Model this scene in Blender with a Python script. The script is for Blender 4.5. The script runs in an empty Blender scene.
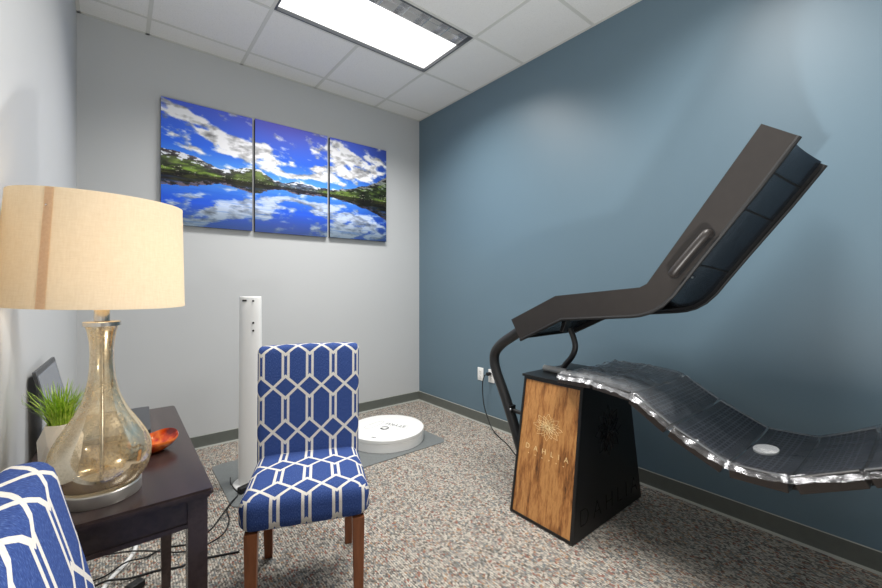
import bpy, bmesh, math, random
import numpy as np
from mathutils import Vector, Matrix
random.seed(7)
rng = np.random.RandomState(11)
PI = math.pi
SC = bpy.context.scene
COL = SC.collection

# ------------------------------------------------------------------ camera, world, exposure
CAM_Z, YAW = 1.2386, math.radians(39.01)
cam_d = bpy.data.cameras.new('camera')
cam_d.sensor_width = 36.0
cam_d.lens = 399.1 / 882 * 36
cam_d.shift_y = -8.1 / 882
cam_d.clip_start = 0.02
cam = bpy.data.objects.new('camera', cam_d)
cam.location = (0, 0, CAM_Z)
cam.rotation_euler = (PI / 2, 0, -YAW)
COL.objects.link(cam)
SC.camera = cam
w = bpy.data.worlds.new('world'); SC.world = w; w.use_nodes = True
w.node_tree.nodes['Background'].inputs[0].default_value = (1, 1, 1, 1)
w.node_tree.nodes['Background'].inputs[1].default_value = 0.0
vs = SC.view_settings
vs.view_transform = 'Standard'; vs.look = 'None'; vs.gamma = 1.0; vs.use_curve_mapping = False
vs.exposure = 0.08

# room extents
XL, XR, YB, YF, ZC = -0.208, 2.545, 3.517, -1.65, 3.026
GX0, GY0, T = 0.165, 3.297, 0.61          # ceiling grid origin and module


def fixture_lamp(name, cx, cy, power, spread):
    l = bpy.data.lights.new(name, 'AREA')
    l.shape = 'RECTANGLE'; l.size = 1.12; l.size_y = 0.42
    l.energy = power; l.color = (1.0, 0.975, 0.94); l.spread = math.radians(spread)
    o = bpy.data.objects.new(name, l); COL.objects.link(o)
    o.location = (cx, cy, ZC + 0.012)
    return o


LY1, LY2 = GY0 - 1.5 * T, GY0 - 4.5 * T
LX = GX0 + 2 * T
fixture_lamp('troffer_tubes', LX, LY1, 43, 140)
fixture_lamp('troffer_tubes', LX, LY2, 36, 140)
# unseen upward fill light, added near the floor to brighten the ceiling
fl_ = bpy.data.lights.new('ceiling_fill', 'AREA'); fl_.shape = 'DISK'; fl_.size = 0.14; fl_.energy = 33; fl_.spread = math.radians(170)
fl_.color = (1.0, 0.985, 0.95)
flo = bpy.data.objects.new('ceiling_fill', fl_); COL.objects.link(flo)
flo.location = (0.80, 0.15, 0.60); flo.rotation_euler = (PI, 0, 0)

# ------------------------------------------------------------------ node helpers


class NT:
    def __init__(s, name):
        s.m = bpy.data.materials.new(name); s.m.use_nodes = True
        s.t = s.m.node_tree; s.t.nodes.clear()
        s.out = s.n('ShaderNodeOutputMaterial')

    def n(s, typ, **kw):
        nd = s.t.nodes.new(typ)
        for k, v in kw.items(): setattr(nd, k, v)
        return nd

    def l(s, a, b): s.t.links.new(a, b)

    def val(s, inp, v):
        if hasattr(v, 'is_linked') or isinstance(v, bpy.types.NodeSocket): s.l(v, inp)
        else: inp.default_value = v

    def math(s, op, a, b=None, c=None):
        nd = s.n('ShaderNodeMath', operation=op)
        s.val(nd.inputs[0], a)
        if b is not None: s.val(nd.inputs[1], b)
        if c is not None: s.val(nd.inputs[2], c)
        return nd.outputs[0]

    def mix(s, fac, a, b, blend='MIX'):
        nd = s.n('ShaderNodeMix', data_type='RGBA', blend_type=blend)
        s.val(nd.inputs[0], fac)
        for i, v in ((6, a), (7, b)):
            if isinstance(v, tuple): nd.inputs[i].default_value = (*v, 1) if len(v) == 3 else v
            else: s.l(v, nd.inputs[i])
        return nd.outputs[2]

    def noise(s, scale, detail=3, vec=None, rough=0.5):
        nd = s.n('ShaderNodeTexNoise'); nd.inputs['Scale'].default_value = scale
        nd.inputs['Detail'].default_value = detail; nd.inputs['Roughness'].default_value = rough
        if vec is not None: s.l(vec, nd.inputs['Vector'])
        return nd

    def ramp(s, fac, stops, interp='LINEAR'):
        nd = s.n('ShaderNodeValToRGB'); cr = nd.color_ramp; cr.interpolation = interp
        while len(cr.elements) < len(stops): cr.elements.new(0.5)
        for e, (p, c) in zip(cr.elements, stops):
            e.position = p; e.color = (*c, 1) if len(c) == 3 else c
        s.l(fac, nd.inputs[0]); return nd.outputs[0]

    def coord(s, which='Object'): return s.n('ShaderNodeTexCoord').outputs[which]

    def mapping(s, vec, scale=(1, 1, 1), rot=(0, 0, 0)):
        nd = s.n('ShaderNodeMapping'); nd.inputs['Scale'].default_value = scale
        nd.inputs['Rotation'].default_value = rot; s.l(vec, nd.inputs['Vector']); return nd.outputs[0]

    def principled(s, col, rough=0.5, metal=0.0, **kw):
        b = s.n('ShaderNodeBsdfPrincipled')
        if isinstance(col, tuple): b.inputs['Base Color'].default_value = (*col, 1)
        else: s.l(col, b.inputs['Base Color'])
        s.val(b.inputs['Roughness'], rough); s.val(b.inputs['Metallic'], metal)
        for k, v in kw.items(): s.val(b.inputs[k], v)
        return b

    def bump(s, b, height, strength=0.3, dist=0.01):
        nd = s.n('ShaderNodeBump'); nd.inputs['Strength'].default_value = strength
        nd.inputs['Distance'].default_value = dist
        s.l(height, nd.inputs['Height']); s.l(nd.outputs[0], b.inputs['Normal'])

    def done(s, b):
        s.l(b.outputs[0], s.out.inputs[0]); return s.m


def S(r, g, b):     # sRGB 0-255 -> linear
    f = lambda c: (c / 255 / 12.92) if c / 255 <= .04045 else ((c / 255 + .055) / 1.055) ** 2.4
    return (f(r), f(g), f(b))


def simple(name, col, rough=0.5, metal=0.0, nscale=0, namp=0.06, bump=0, **kw):
    """procedural material with a slight noise variation of colour / roughness"""
    n = NT(name)
    if nscale:
        nz = n.noise(nscale, 4, n.coord())
        a = tuple(c * (1 - namp) for c in col); b = tuple(min(1, c * (1 + namp)) for c in col)
        c = n.ramp(nz.outputs[0], [(0.3, a), (0.7, b)])
        p = n.principled(c, rough, metal, **kw)
        if bump: n.bump(p, nz.outputs[0], bump, 0.002)
    else:
        p = n.principled(col, rough, metal, **kw)
    return n.done(p)


M = {}
M['grey_paint'] = simple('light_grey_wall_paint', S(197, 199, 200), 0.55, nscale=260, namp=0.01, bump=0.12)
M['blue_paint'] = simple('slate_blue_wall_paint', S(99, 122, 136), 0.42, nscale=260, namp=0.015, bump=0.12)
M['cove'] = simple('grey_vinyl_cove_base', S(98, 102, 97), 0.5, nscale=30, namp=0.05)
M['cove_lip'] = simple('pale_cove_lip', S(170, 172, 165), 0.6)
M['tbar'] = simple('white_ceiling_grid', S(214, 214, 208), 0.5)
M['black'] = simple('black_powder_coat', S(22, 22, 23), 0.42, nscale=400, namp=0.1, bump=0.05)
M['brown_black'] = simple('dark_bronze_panel', S(43, 39, 37), 0.42, nscale=25, namp=0.08)
M['tube'] = simple('satin_black_tube', S(38, 38, 39), 0.38)
M['rubber'] = simple('black_rubber', S(18, 18, 19), 0.6)
M['chrome'] = simple('brushed_nickel', S(205, 200, 192), 0.22, 1.0, nscale=40, namp=0.05)
M['satin'] = simple('satin_nickel', S(214, 210, 202), 0.38, 0.85, nscale=40, namp=0.05)
M['steel'] = simple('grey_steel', S(150, 152, 155), 0.3, 1.0)
M['white_plastic'] = simple('white_plastic', S(238, 238, 236), 0.35)
M['white_gloss'] = simple('white_lacquer', S(240, 240, 238), 0.3)
M['grey_plastic'] = simple('light_grey_plastic', S(176, 178, 178), 0.4)
M['dark_plastic'] = simple('charcoal_laptop_shell', S(62, 64, 68), 0.4, nscale=60, namp=0.05)
M['mat'] = simple('grey_rubber_mat', S(112, 116, 116), 0.6, nscale=90, namp=0.08, bump=0.1)
M['pot'] = simple('matt_cream_ceramic', S(246, 238, 228), 0.6)
M['soil'] = simple('brown_soil', S(60, 45, 30), 0.9, nscale=90, namp=0.4)
M['black_print'] = simple('black_print', S(35, 35, 37), 0.5)
M['grey_print'] = simple('grey_print', S(190, 190, 188), 0.5)
M['gold_line'] = simple('engraved_pale_line', S(244, 216, 160), 0.5)
M['dark_line'] = simple('dark_gloss_cutout', S(10, 10, 11), 0.2)
M['blue_tape'] = simple('blue_sticker', S(60, 120, 190), 0.5)
M['louver'] = simple('parabolic_louver_aluminium', S(225, 226, 228), 0.25, 0.9)
M['fixture_frame'] = simple('dark_fixture_frame', S(84, 88, 93), 0.5)  # dark grey of the troffer's own frame rails
M['canvas_side'] = simple('canvas_dark_edge', S(40, 48, 62), 0.7)


def m_carpet():
    n = NT('flecked_loop_carpet'); co = n.coord()
    nzw = n.noise(40, 2, co)
    add = n.n('ShaderNodeVectorMath', operation='MULTIPLY_ADD')
    n.l(nzw.outputs['Color'], add.inputs[0]); add.inputs[1].default_value = (.006, .006, 0); n.l(co, add.inputs[2])
    mp = n.mapping(add.outputs[0], (1.0, 0.62, 1))
    v = n.n('ShaderNodeTexVoronoi'); v.inputs['Scale'].default_value = 140; n.l(mp, v.inputs['Vector'])
    sp = n.n('ShaderNodeSeparateColor'); n.l(v.outputs['Color'], sp.inputs[0])
    c = n.ramp(sp.outputs[0], [(0.0, S(92, 88, 84)), (0.10, S(126, 120, 113)), (0.22, S(152, 92, 78)), (0.27, S(196, 188, 175)),
                               (0.45, S(162, 157, 149)), (0.62, S(210, 203, 190)), (0.74, S(128, 134, 132)), (0.84, S(176, 140, 108)),
                               (0.89, S(112, 122, 126)), (0.94, S(190, 184, 172))], 'CONSTANT')
    big = n.noise(3.0, 3, co)
    c2 = n.mix(n.math('MULTIPLY', big.outputs[0], 0.3), c, S(148, 142, 135))
    sx_ = n.n('ShaderNodeSeparateXYZ'); n.l(add.outputs[0], sx_.inputs[0])
    rib = n.math('SINE', n.math('MULTIPLY', sx_.outputs[0], 2 * PI / 0.0105))
    groove = n.math('MULTIPLY', n.math('POWER', n.math('MULTIPLY_ADD', rib, 0.5, 0.5), 2.0), 0.48)
    c2 = n.mix(groove, c2, S(84, 78, 72))
    p = n.principled(c2, 0.95)
    p.inputs['Specular IOR Level'].default_value = 0.1
    hgt = n.math('SUBTRACT', n.math('SUBTRACT', 1.0, v.outputs['Distance']), groove)
    n.bump(p, hgt, 0.75, 0.004)
    return n.done(p)


M['carpet'] = m_carpet()


def m_tile():
    n = NT('fissured_ceiling_tile'); co = n.coord()
    a = n.noise(180, 5, co, 0.7); b = n.noise(8, 2, co)
    c = n.ramp(a.outputs[0], [(0.32, S(214, 213, 210)), (0.42, S(236, 235, 232)), (0.7, S(242, 241, 238))])
    p = n.principled(n.mix(n.math('MULTIPLY', b.outputs[0], 0.1), c, S(216, 216, 212)), 0.85)
    n.bump(p, a.outputs[0], 0.3, 0.003)
    return n.done(p)


M['tile'] = m_tile()


def m_wood(name, dark, mid, light, axis_scale, rough=0.4, wscale=9, spec=0.5):
    n = NT(name); co = n.coord()
    mp = n.mapping(co, axis_scale)
    big = n.noise(wscale, 5, mp, 0.62); fine = n.noise(wscale * 7, 4, mp, 0.6)
    f = n.math('ADD', n.math('MULTIPLY', big.outputs[0], 0.75), n.math('MULTIPLY', fine.outputs[0], 0.25))
    c = n.ramp(f, [(0.34, dark), (0.46, mid), (0.56, light), (0.66, mid), (0.76, dark)])
    p = n.principled(c, rough); p.inputs['Specular IOR Level'].default_value = spec
    n.bump(p, fine.outputs[0], 0.12, 0.001)
    return n.done(p)


M['acacia'] = m_wood('warm_streaked_acacia_veneer', S(92, 56, 30), S(172, 114, 62), S(206, 150, 90), (1, 1.0, 0.05), 0.42, 30)
M['espresso'] = m_wood('espresso_stained_wood', S(44, 34, 33), S(56, 44, 42), S(66, 53, 50), (1, 0.1, 1), 0.24, 10)
M['chair_wood'] = m_wood('reddish_brown_chair_wood', S(96, 54, 32), S(124, 72, 42), S(142, 84, 50), (1, 1, 0.12), 0.35, 14)


def m_lattice():
    n = NT('blue_linen_with_ivory_lattice')
    uv = n.n('ShaderNodeUVMap'); uv.uv_map = 'uv'
    sp = n.n('ShaderNodeSeparateXYZ'); n.l(uv.outputs[0], sp.inputs[0])
    P, Q = 0.109, 0.189

    def fold(x, per):
        a = n.math('DIVIDE', x, per)
        a = n.math('ADD', a, 0.5); a = n.math('FRACT', a); a = n.math('SUBTRACT', a, 0.5)
        return n.math('ABSOLUTE', a)
    u = fold(sp.outputs[0], P); v = fold(sp.outputs[1], Q)
    z = n.math('MULTIPLY_ADD', u, 0.5, 0.25)
    d = n.math('MULTIPLY', n.math('SUBTRACT', v, z), Q * 0.75)
    zig = n.math('LESS_THAN', n.math('ABSOLUTE', d), 0.0058)
    bar = n.math('LESS_THAN', n.math('ABSOLUTE', n.math('SUBTRACT', n.math('MULTIPLY', u, P), 0.0124)), 0.0055)
    bar = n.math('MULTIPLY', bar, n.math('LESS_THAN', d, 0.0))
    line = n.math('MAXIMUM', zig, bar)
    co = n.coord()
    weave = n.noise(420, 2, n.mapping(uv.outputs[0], (1, 0.35, 1))); 
    blue = n.ramp(weave.outputs[0], [(0.3, S(40, 60, 116)), (0.55, S(54, 78, 138)), (0.75, S(88, 110, 160))])
    ivory = n.ramp(weave.outputs[0], [(0.3, S(206, 202, 194)), (0.7, S(226, 222, 214))])
    c = n.mix(line, blue, ivory)
    p = n.principled(c, 0.85); p.inputs['Specular IOR Level'].default_value = 0.2
    n.bump(p, n.math('ADD', weave.outputs[0], n.math('MULTIPLY', line, 0.6)), 0.25, 0.002)
    return n.done(p)


M['lattice'] = m_lattice()


def m_shade():
    n = NT('cream_linen_lampshade'); co = n.coord()
    a = n.noise(300, 2, n.mapping(co, (1, 1, 0.15))); b = n.noise(300, 2, n.mapping(co, (.2, .2, 1.5)))
    s_ = n.math('ADD', a.outputs[0], b.outputs[0])
    c = n.ramp(n.math('MULTIPLY', s_, 0.5), [(0.3, S(232, 217, 190)), (0.7, S(242, 229, 205))])
    d = n.n('ShaderNodeBsdfDiffuse'); n.l(c, d.inputs[0])
    t = n.n('ShaderNodeBsdfTranslucent'); n.l(c, t.inputs[0])
    m = n.n('ShaderNodeMixShader'); m.inputs[0].default_value = 0.36
    n.l(d.outputs[0], m.inputs[1]); n.l(t.outputs[0], m.inputs[2])
    return n.done(m)


M['shade'] = m_shade()
def m_seam():
    n = NT('tan_ribbon'); a = n.noise(200, 2, n.coord()); c = n.ramp(a.outputs[0], [(.3, S(238, 214, 184)), (.7, S(246, 224, 196))])
    d = n.n('ShaderNodeBsdfDiffuse'); n.l(c, d.inputs[0]); t = n.n('ShaderNodeBsdfTranslucent'); n.l(c, t.inputs[0])
    m = n.n('ShaderNodeMixShader'); m.inputs[0].default_value = 0.33; n.l(d.outputs[0], m.inputs[1]); n.l(t.outputs[0], m.inputs[2])
    return n.done(m)


M['seam'] = m_seam()


def m_mercury():
    n = NT('champagne_mercury_glass'); co = n.coord()
    sp = n.noise(170, 5, co, 0.75); bl = n.noise(9, 4, co, 0.6)
    fac = n.math('MULTIPLY_ADD', bl.outputs[0], 0.9, n.math('MULTIPLY', sp.outputs[0], 0.55))
    mask = n.ramp(fac, [(0.62, (0.05, 0.05, 0.05)), (0.84, (0.66, 0.66, 0.66))])
    tr = n.n('ShaderNodeBsdfTransparent'); tr.inputs[0].default_value = (0.985, 0.95, 0.85, 1)
    gl = n.n('ShaderNodeBsdfGlossy'); gl.inputs['Color'].default_value = (0.98, 0.90, 0.74, 1); gl.inputs['Roughness'].default_value = 0.06
    df = n.n('ShaderNodeBsdfDiffuse')
    n.l(n.ramp(sp.outputs[0], [(0.35, S(176, 134, 76)), (0.6, S(232, 206, 158))]), df.inputs[0])
    g2 = n.n('ShaderNodeBsdfGlossy'); g2.inputs['Color'].default_value = (0.82, 0.66, 0.42, 1); g2.inputs['Roughness'].default_value = 0.25
    silver = n.n('ShaderNodeMixShader'); silver.inputs[0].default_value = 0.45
    n.l(df.outputs[0], silver.inputs[1]); n.l(g2.outputs[0], silver.inputs[2])
    fr = n.n('ShaderNodeFresnel'); fr.inputs[0].default_value = 1.75
    clear = n.n('ShaderNodeMixShader'); n.l(n.math('MULTIPLY_ADD', fr.outputs[0], 0.9, 0.06), clear.inputs[0])
    n.l(tr.outputs[0], clear.inputs[1]); n.l(gl.outputs[0], clear.inputs[2])
    mx = n.n('ShaderNodeMixShader'); n.l(mask, mx.inputs[0])
    n.l(clear.outputs[0], mx.inputs[1]); n.l(silver.outputs[0], mx.inputs[2])
    return n.done(mx)


M['mercury'] = m_mercury()


def m_film():
    n = NT('clear_crinkled_plastic_film'); co = n.coord()
    nz = n.noise(9, 5, n.mapping(co, (1.6, 0.8, 1)), 0.6)
    tr = n.n('ShaderNodeBsdfTransparent'); tr.inputs[0].default_value = (0.95, 0.95, 0.96, 1)
    gl = n.n('ShaderNodeBsdfGlossy'); gl.inputs['Roughness'].default_value = 0.2; gl.inputs['Color'].default_value = (0.95, 0.96, 1, 1)
    bp = n.n('ShaderNodeBump'); bp.inputs['Strength'].default_value = 0.8; bp.inputs['Distance'].default_value = 0.011
    n.l(nz.outputs[0], bp.inputs['Height']); n.l(bp.outputs[0], gl.inputs['Normal'])
    fr = n.n('ShaderNodeFresnel'); fr.inputs[0].default_value = 1.5; n.l(bp.outputs[0], fr.inputs['Normal'])
    mx = n.n('ShaderNodeMixShader'); n.l(n.math('MULTIPLY_ADD', fr.outputs[0], 0.55, 0.06), mx.inputs[0])
    n.l(tr.outputs[0], mx.inputs[1]); n.l(gl.outputs[0], mx.inputs[2])
    # reflections over the head end, painted in as a pale streaked haze
    sx_ = n.n('ShaderNodeSeparateXYZ'); n.l(co, sx_.inputs[0])
    fold = n.math('MULTIPLY', n.n('ShaderNodeMapRange').outputs[0], 1.0)  # ramp that brings the painted haze in along the lounge
    mr = fold.node.inputs[0].links[0].from_node; n.l(sx_.outputs[1], mr.inputs[0])
    mr.inputs[1].default_value = -0.62; mr.inputs[2].default_value = -0.30; mr.inputs[3].default_value = 0.02; mr.inputs[4].default_value = 0.30
    stre = n.noise(26, 4, n.mapping(co, (0.35, 1.2, 1), (0, 0, 0.5)), 0.65)
    cloud = n.math('MULTIPLY', fold, n.math('MULTIPLY_ADD', stre.outputs[0], 1.8, -0.2))
    df = n.n('ShaderNodeBsdfDiffuse'); df.inputs[0].default_value = (0.62, 0.64, 0.66, 1)
    m2 = n.n('ShaderNodeMixShader'); n.l(cloud, m2.inputs[0]); n.l(mx.outputs[0], m2.inputs[1]); n.l(df.outputs[0], m2.inputs[2])
    return n.done(m2)


M['film'] = m_film()


def m_ledpanel():
    n = NT('black_acrylic_over_led_grid'); co = n.coord()
    sp = n.n('ShaderNodeSeparateXYZ'); uv = n.n('ShaderNodeUVMap'); uv.uv_map = 'uv'; n.l(uv.outputs[0], sp.inputs[0])

    def gr(x, per, wd):
        a = n.math('FRACT', n.math('DIVIDE', x, per))
        return n.math('LESS_THAN', n.math('ABSOLUTE', n.math('SUBTRACT', a, 0.5)), wd)
    g = n.math('MULTIPLY', gr(sp.outputs[0], 0.030, 0.36), gr(sp.outputs[1], 0.019, 0.34))
    c = n.mix(g, S(92, 92, 102), S(24, 24, 28))
    p = n.principled(c, 0.28)
    return n.done(p)


M['led'] = m_ledpanel()
M['led_bar'] = simple('smooth_black_acrylic', S(66, 66, 73), 0.3)
M['tray_side'] = simple('smoked_acrylic_side', S(66, 60, 57), 0.3, 0.2)
M['acrylic_blue'] = simple('glossy_black_acrylic_underside', S(92, 100, 110), 0.16, 0.75)


def m_bowl():
    n = NT('orange_red_art_glass'); co = n.coord()
    a = n.noise(22, 4, co)
    c = n.ramp(a.outputs[0], [(0.32, S(120, 24, 14)), (0.45, S(214, 72, 22)), (0.58, S(244, 130, 44)), (0.72, S(190, 44, 22))])
    p = n.principled(c, 0.08, 0.0, **{'Coat Weight': 0.6})
    p.inputs['Transmission Weight'].default_value = 0.15
    return n.done(p)


M['bowl'] = m_bowl()


def m_grass():
    n = NT('bright_green_blades'); co = n.coord()
    a = n.noise(60, 2, co)
    c = n.ramp(a.outputs[0], [(0.3, S(104, 150, 30)), (0.5, S(164, 204, 60)), (0.75, S(206, 228, 104))])
    p = n.principled(c, 0.5); return n.done(p)


M['grass'] = m_grass()


def m_print():
    n = NT('printed_canvas'); at = n.n('ShaderNodeAttribute'); at.attribute_name = 'print'
    p = n.principled(at.outputs['Color'], 0.6); p.inputs['Specular IOR Level'].default_value = 0.25
    n.bump(p, n.noise(700, 2, n.coord()).outputs[0], 0.1, 0.001)
    return n.done(p)


M['print'] = m_print()


def m_emit(name, col, s_):
    n = NT(name); e = n.n('ShaderNodeEmission'); e.inputs[0].default_value = (*col, 1); e.inputs[1].default_value = s_
    return n.done(e)


M['tube_glow'] = m_emit('lit_diffuser', (1, 0.985, 0.96), 1.6)
M['bulb'] = m_emit('lit_bulb', (1.0, 0.78, 0.5), 8)


def m_screen():
    n = NT('dark_glossy_display'); p = n.principled(S(120, 126, 136), 0.22)
    return n.done(p)


M['screen'] = m_screen()

# ------------------------------------------------------------------ geometry helpers


def obj(name, bm, mat, parent=None, loc=None, rotz=0, smooth=False, ang=0.6):
    bmesh.ops.recalc_face_normals(bm, faces=bm.faces)
    me = bpy.data.meshes.new(name); bm.to_mesh(me); bm.free()
    o = bpy.data.objects.new(name, me); COL.objects.link(o)
    mats = mat if isinstance(mat, (list, tuple)) else [mat]
    for m_ in mats: me.materials.append(M[m_] if isinstance(m_, str) else m_)
    if parent: o.parent = parent
    if loc: o.location = loc
    o.rotation_euler = (0, 0, rotz)
    if smooth:
        for p in me.polygons: p.use_smooth = True
        try: me.set_sharp_from_angle(angle=ang)
        except Exception: pass
    return o


def thing(name, label, cat, loc=(0, 0, 0), rotz=0, group=None):
    o = bpy.data.objects.new(name, None); COL.objects.link(o)
    o.empty_display_size = 0.1
    o.location = loc; o.rotation_euler = (0, 0, rotz)
    return tag(o, label, cat, group)


def tag(o, label, cat, group=None):
    o['label'] = label; o['category'] = cat
    if group: o['group'] = group
    return o


def struct(name, bm, mat, parent=None, smooth=False):
    o = obj(name, bm, mat, parent, smooth=smooth)
    if parent is None: o['kind'] = 'structure'
    return o


def BM(): return bmesh.new()


def box(bm, x0, x1, y0, y1, z0, z1, bev=0, mi=0):
    vv = [bm.verts.new((x, y, z)) for z in (z0, z1) for y in (y0, y1) for x in (x0, x1)]
    F = [(0, 1, 3, 2), (4, 6, 7, 5), (0, 4, 5, 1), (2, 3, 7, 6), (0, 2, 6, 4), (1, 5, 7, 3)]
    fs = [bm.faces.new([vv[i] for i in f]) for f in F]
    for f in fs: f.material_index = mi
    if bev:
        es = set(e for f in fs for e in f.edges)
        bmesh.ops.bevel(bm, geom=list(es), offset=bev, segments=3, profile=0.5, affect='EDGES')
    return bm


def hexa(bm, low, high, bev=0, mi=0):
    """8 corner block: low and high are 4 xyz corners each, in ring order"""
    a = [bm.verts.new(p) for p in low]; b = [bm.verts.new(p) for p in high]
    fs = [bm.faces.new(a[::-1]), bm.faces.new(b)]
    for i in range(4): fs.append(bm.faces.new((a[i], a[(i + 1) % 4], b[(i + 1) % 4], b[i])))
    for f in fs: f.material_index = mi
    if bev:
        es = set(e for f in fs for e in f.edges)
        bmesh.ops.bevel(bm, geom=list(es), offset=bev, segments=2, profile=0.5, affect='EDGES')
    return bm


def lathe(bm, prof, n=48, c=(0, 0), sx=1, sy=1, cap0=True, cap1=True):
    rings = []
    for r, z in prof:
        rings.append([bm.verts.new((c[0] + r * sx * math.cos(2 * PI * i / n), c[1] + r * sy * math.sin(2 * PI * i / n), z)) for i in range(n)])
    for a, b in zip(rings, rings[1:]):
        for i in range(n): bm.faces.new((a[i], a[(i + 1) % n], b[(i + 1) % n], b[i]))
    if cap0: bm.faces.new(rings[0][::-1])
    if cap1: bm.faces.new(rings[-1])
    return bm


def catmull(pts, k=8):
    P = [Vector(p) for p in pts]; out = []
    P = [2 * P[0] - P[1]] + P + [2 * P[-1] - P[-2]]
    for i in range(1, len(P) - 2):
        for j in range(k):
            t = j / k
            a, b, c, d = P[i - 1], P[i], P[i + 1], P[i + 2]
            out.append(0.5 * ((2 * b) + (c - a) * t + (2 * a - 5 * b + 4 * c - d) * t * t + (3 * b - a - 3 * c + d) * t ** 3))
    out.append(P[-2]); return out


def tube(bm, pts, r, n=10, smooth=0, caps=True):
    P = catmull(pts, smooth) if smooth else [Vector(p) for p in pts]
    up = Vector((0, 0, 1)); rings = []; prev = None
    for i, p in enumerate(P):
        d = (P[min(i + 1, len(P) - 1)] - P[max(i - 1, 0)]).normalized()
        if prev is None:
            a = d.cross(up)
            if a.length < 1e-3: a = d.cross(Vector((1, 0, 0)))
        else:
            a = prev - d * prev.dot(d)
        a.normalize(); prev = a; b = d.cross(a)
        rr = r(i / (len(P) - 1)) if callable(r) else r
        rings.append([bm.verts.new(p + rr * (a * math.cos(2 * PI * k / n) + b * math.sin(2 * PI * k / n))) for k in range(n)])
    for A, B in zip(rings, rings[1:]):
        for k in range(n): bm.faces.new((A[k], A[(k + 1) % n], B[(k + 1) % n], B[k]))
    if caps: bm.faces.new(rings[0][::-1]); bm.faces.new(rings[-1])
    return bm


def prism(bm, poly, axis, a0, a1, mi=0):
    """extrude 2D polygon (p,q) along axis: 'x' -> (a,p,q), 'y' -> (p,a,q), 'z' -> (p,q,a)"""
    mk = {'x': lambda p, a: (a, p[0], p[1]), 'y': lambda p, a: (p[0], a, p[1]), 'z': lambda p, a: (p[0], p[1], a)}[axis]
    A = [bm.verts.new(mk(p, a0)) for p in poly]; B = [bm.verts.new(mk(p, a1)) for p in poly]
    fs = [bm.faces.new(A[::-1]), bm.faces.new(B)]
    for i in range(len(poly)): fs.append(bm.faces.new((A[i], A[(i + 1) % len(A)], B[(i + 1) % len(A)], B[i])))
    for f in fs: f.material_index = mi
    return bm


def rrect(x0, x1, y0, y1, r, k=6):
    pts = []
    for cx, cy, s in ((x1 - r, y1 - r, 0), (x0 + r, y1 - r, 1), (x0 + r, y0 + r, 2), (x1 - r, y0 + r, 3)):
        for i in range(k + 1):
            a = (s + i / k) * PI / 2
            pts.append((cx + r * math.cos(a), cy + r * math.sin(a)))
    return pts


def text_mesh(body, size, depth, spacing=1.0, offset=0.0):
    cu = bpy.data.curves.new('t', 'FONT'); cu.body = body; cu.size = size; cu.extrude = depth; cu.space_character = spacing; cu.offset = offset
    cu.align_x = 'CENTER'; cu.align_y = 'CENTER'
    o = bpy.data.objects.new('t', cu); COL.objects.link(o)
    dg = bpy.context.evaluated_depsgraph_get()
    me = bpy.data.meshes.new_from_object(o.evaluated_get(dg))
    bpy.data.objects.remove(o); bpy.data.curves.remove(cu)
    bm = BM(); bm.from_mesh(me); bpy.data.meshes.remove(me)
    return bm


def pieces(name, bm, mat, parent=None, off=None, **k):
    """one object per loose piece of the mesh"""
    left = set(bm.faces); groups = []
    while left:
        st = [left.pop()]; g_ = list(st)
        while st:
            f = st.pop()
            for v in f.verts:
                for q in v.link_faces:
                    if q in left: left.remove(q); st.append(q); g_.append(q)
        groups.append(g_)
    groups.sort(key=lambda g_: min(v.co.y for f in g_ for v in f.verts))
    for g_ in groups:
        nb_ = BM(); mp_ = {}
        for f in g_:
            vv_ = []
            for v in f.verts:
                if v not in mp_: mp_[v] = nb_.verts.new(v.co - off if off else v.co)
                vv_.append(mp_[v])
            nf = nb_.faces.new(vv_); nf.material_index = f.material_index
        obj(name, nb_, mat, parent, **k)
    bm.free()


# ------------------------------------------------------------------ room shell
struct('floor', box(BM(), XL - .1, XR + .1, YF - .1, YB + .1, -0.08, 0), 'carpet')
struct('wall_back', box(BM(), XL - .12, XR + .12, YB, YB + .12, -0.08, ZC + .35), 'grey_paint')
struct('wall_right', box(BM(), XR, XR + .12, YF - .12, YB, -0.08, ZC + .35), 'blue_paint')
struct('wall_left', box(BM(), XL - .12, XL, YF - .12, YB, -0.08, ZC + .35), 'grey_paint')
struct('wall_front', box(BM(), XL, XR, YF - .12, YF, -0.08, ZC + .35), 'grey_paint')

# ceiling: tiles cell by cell (two cells pairs left open for the fixtures) + T bars
def lines(o0, lo, hi, step):
    k = math.floor((lo - o0) / step); out = [lo]
    x = o0 + k * step
    while x < hi:
        if x > lo + 1e-4: out.append(x)
        x += step
    return out + [hi]


gx = lines(GX0, XL, XR, T); gy = lines(GY0, YF, YB, T)
# the back strip is one long module wide
bm = BM(); bg = BM()
holes = [(LX, LY1), (LX, LY2)]
for x0, x1 in zip(gx, gx[1:]):
    for y0, y1 in zip(gy, gy[1:]):
        cx, cy = (x0 + x1) / 2, (y0 + y1) / 2
        if any(abs(cx - hx) < 2 * T * .5 and abs(cy - hy) < T * .5 for hx, hy in holes): continue
        box(bm, x0, x1, y0, y1, ZC, ZC + .016)
ceil = struct('ceiling', bm, 'tile')
def in_hole(x, y, ins=1e-3): return any(abs(x - hx) < T - ins and abs(y - hy) < T * .5 - ins for hx, hy in holes)
TW = 0.0115
for x in gx[1:-1]:
    for y0, y1 in zip(gy, gy[1:]):
        if not in_hole(x, (y0 + y1) / 2): box(bg, x - TW, x + TW, y0, y1, ZC - .003, ZC + .004)
for y in gy[1:-1]:
    for x0, x1 in zip(gx, gx[1:]): box(bg, x0, x1, y - TW, y + TW, ZC - .0025, ZC + .004)
for y in (YB - .02, YF): box(bg, XL, XR, y, y + .02, ZC - .003, ZC + .004)
for x in (XL, XR - .02): box(bg, x, x + .02, YF, YB, ZC - .003, ZC + .004)
struct('grid', bg, 'tbar', ceil)
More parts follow.
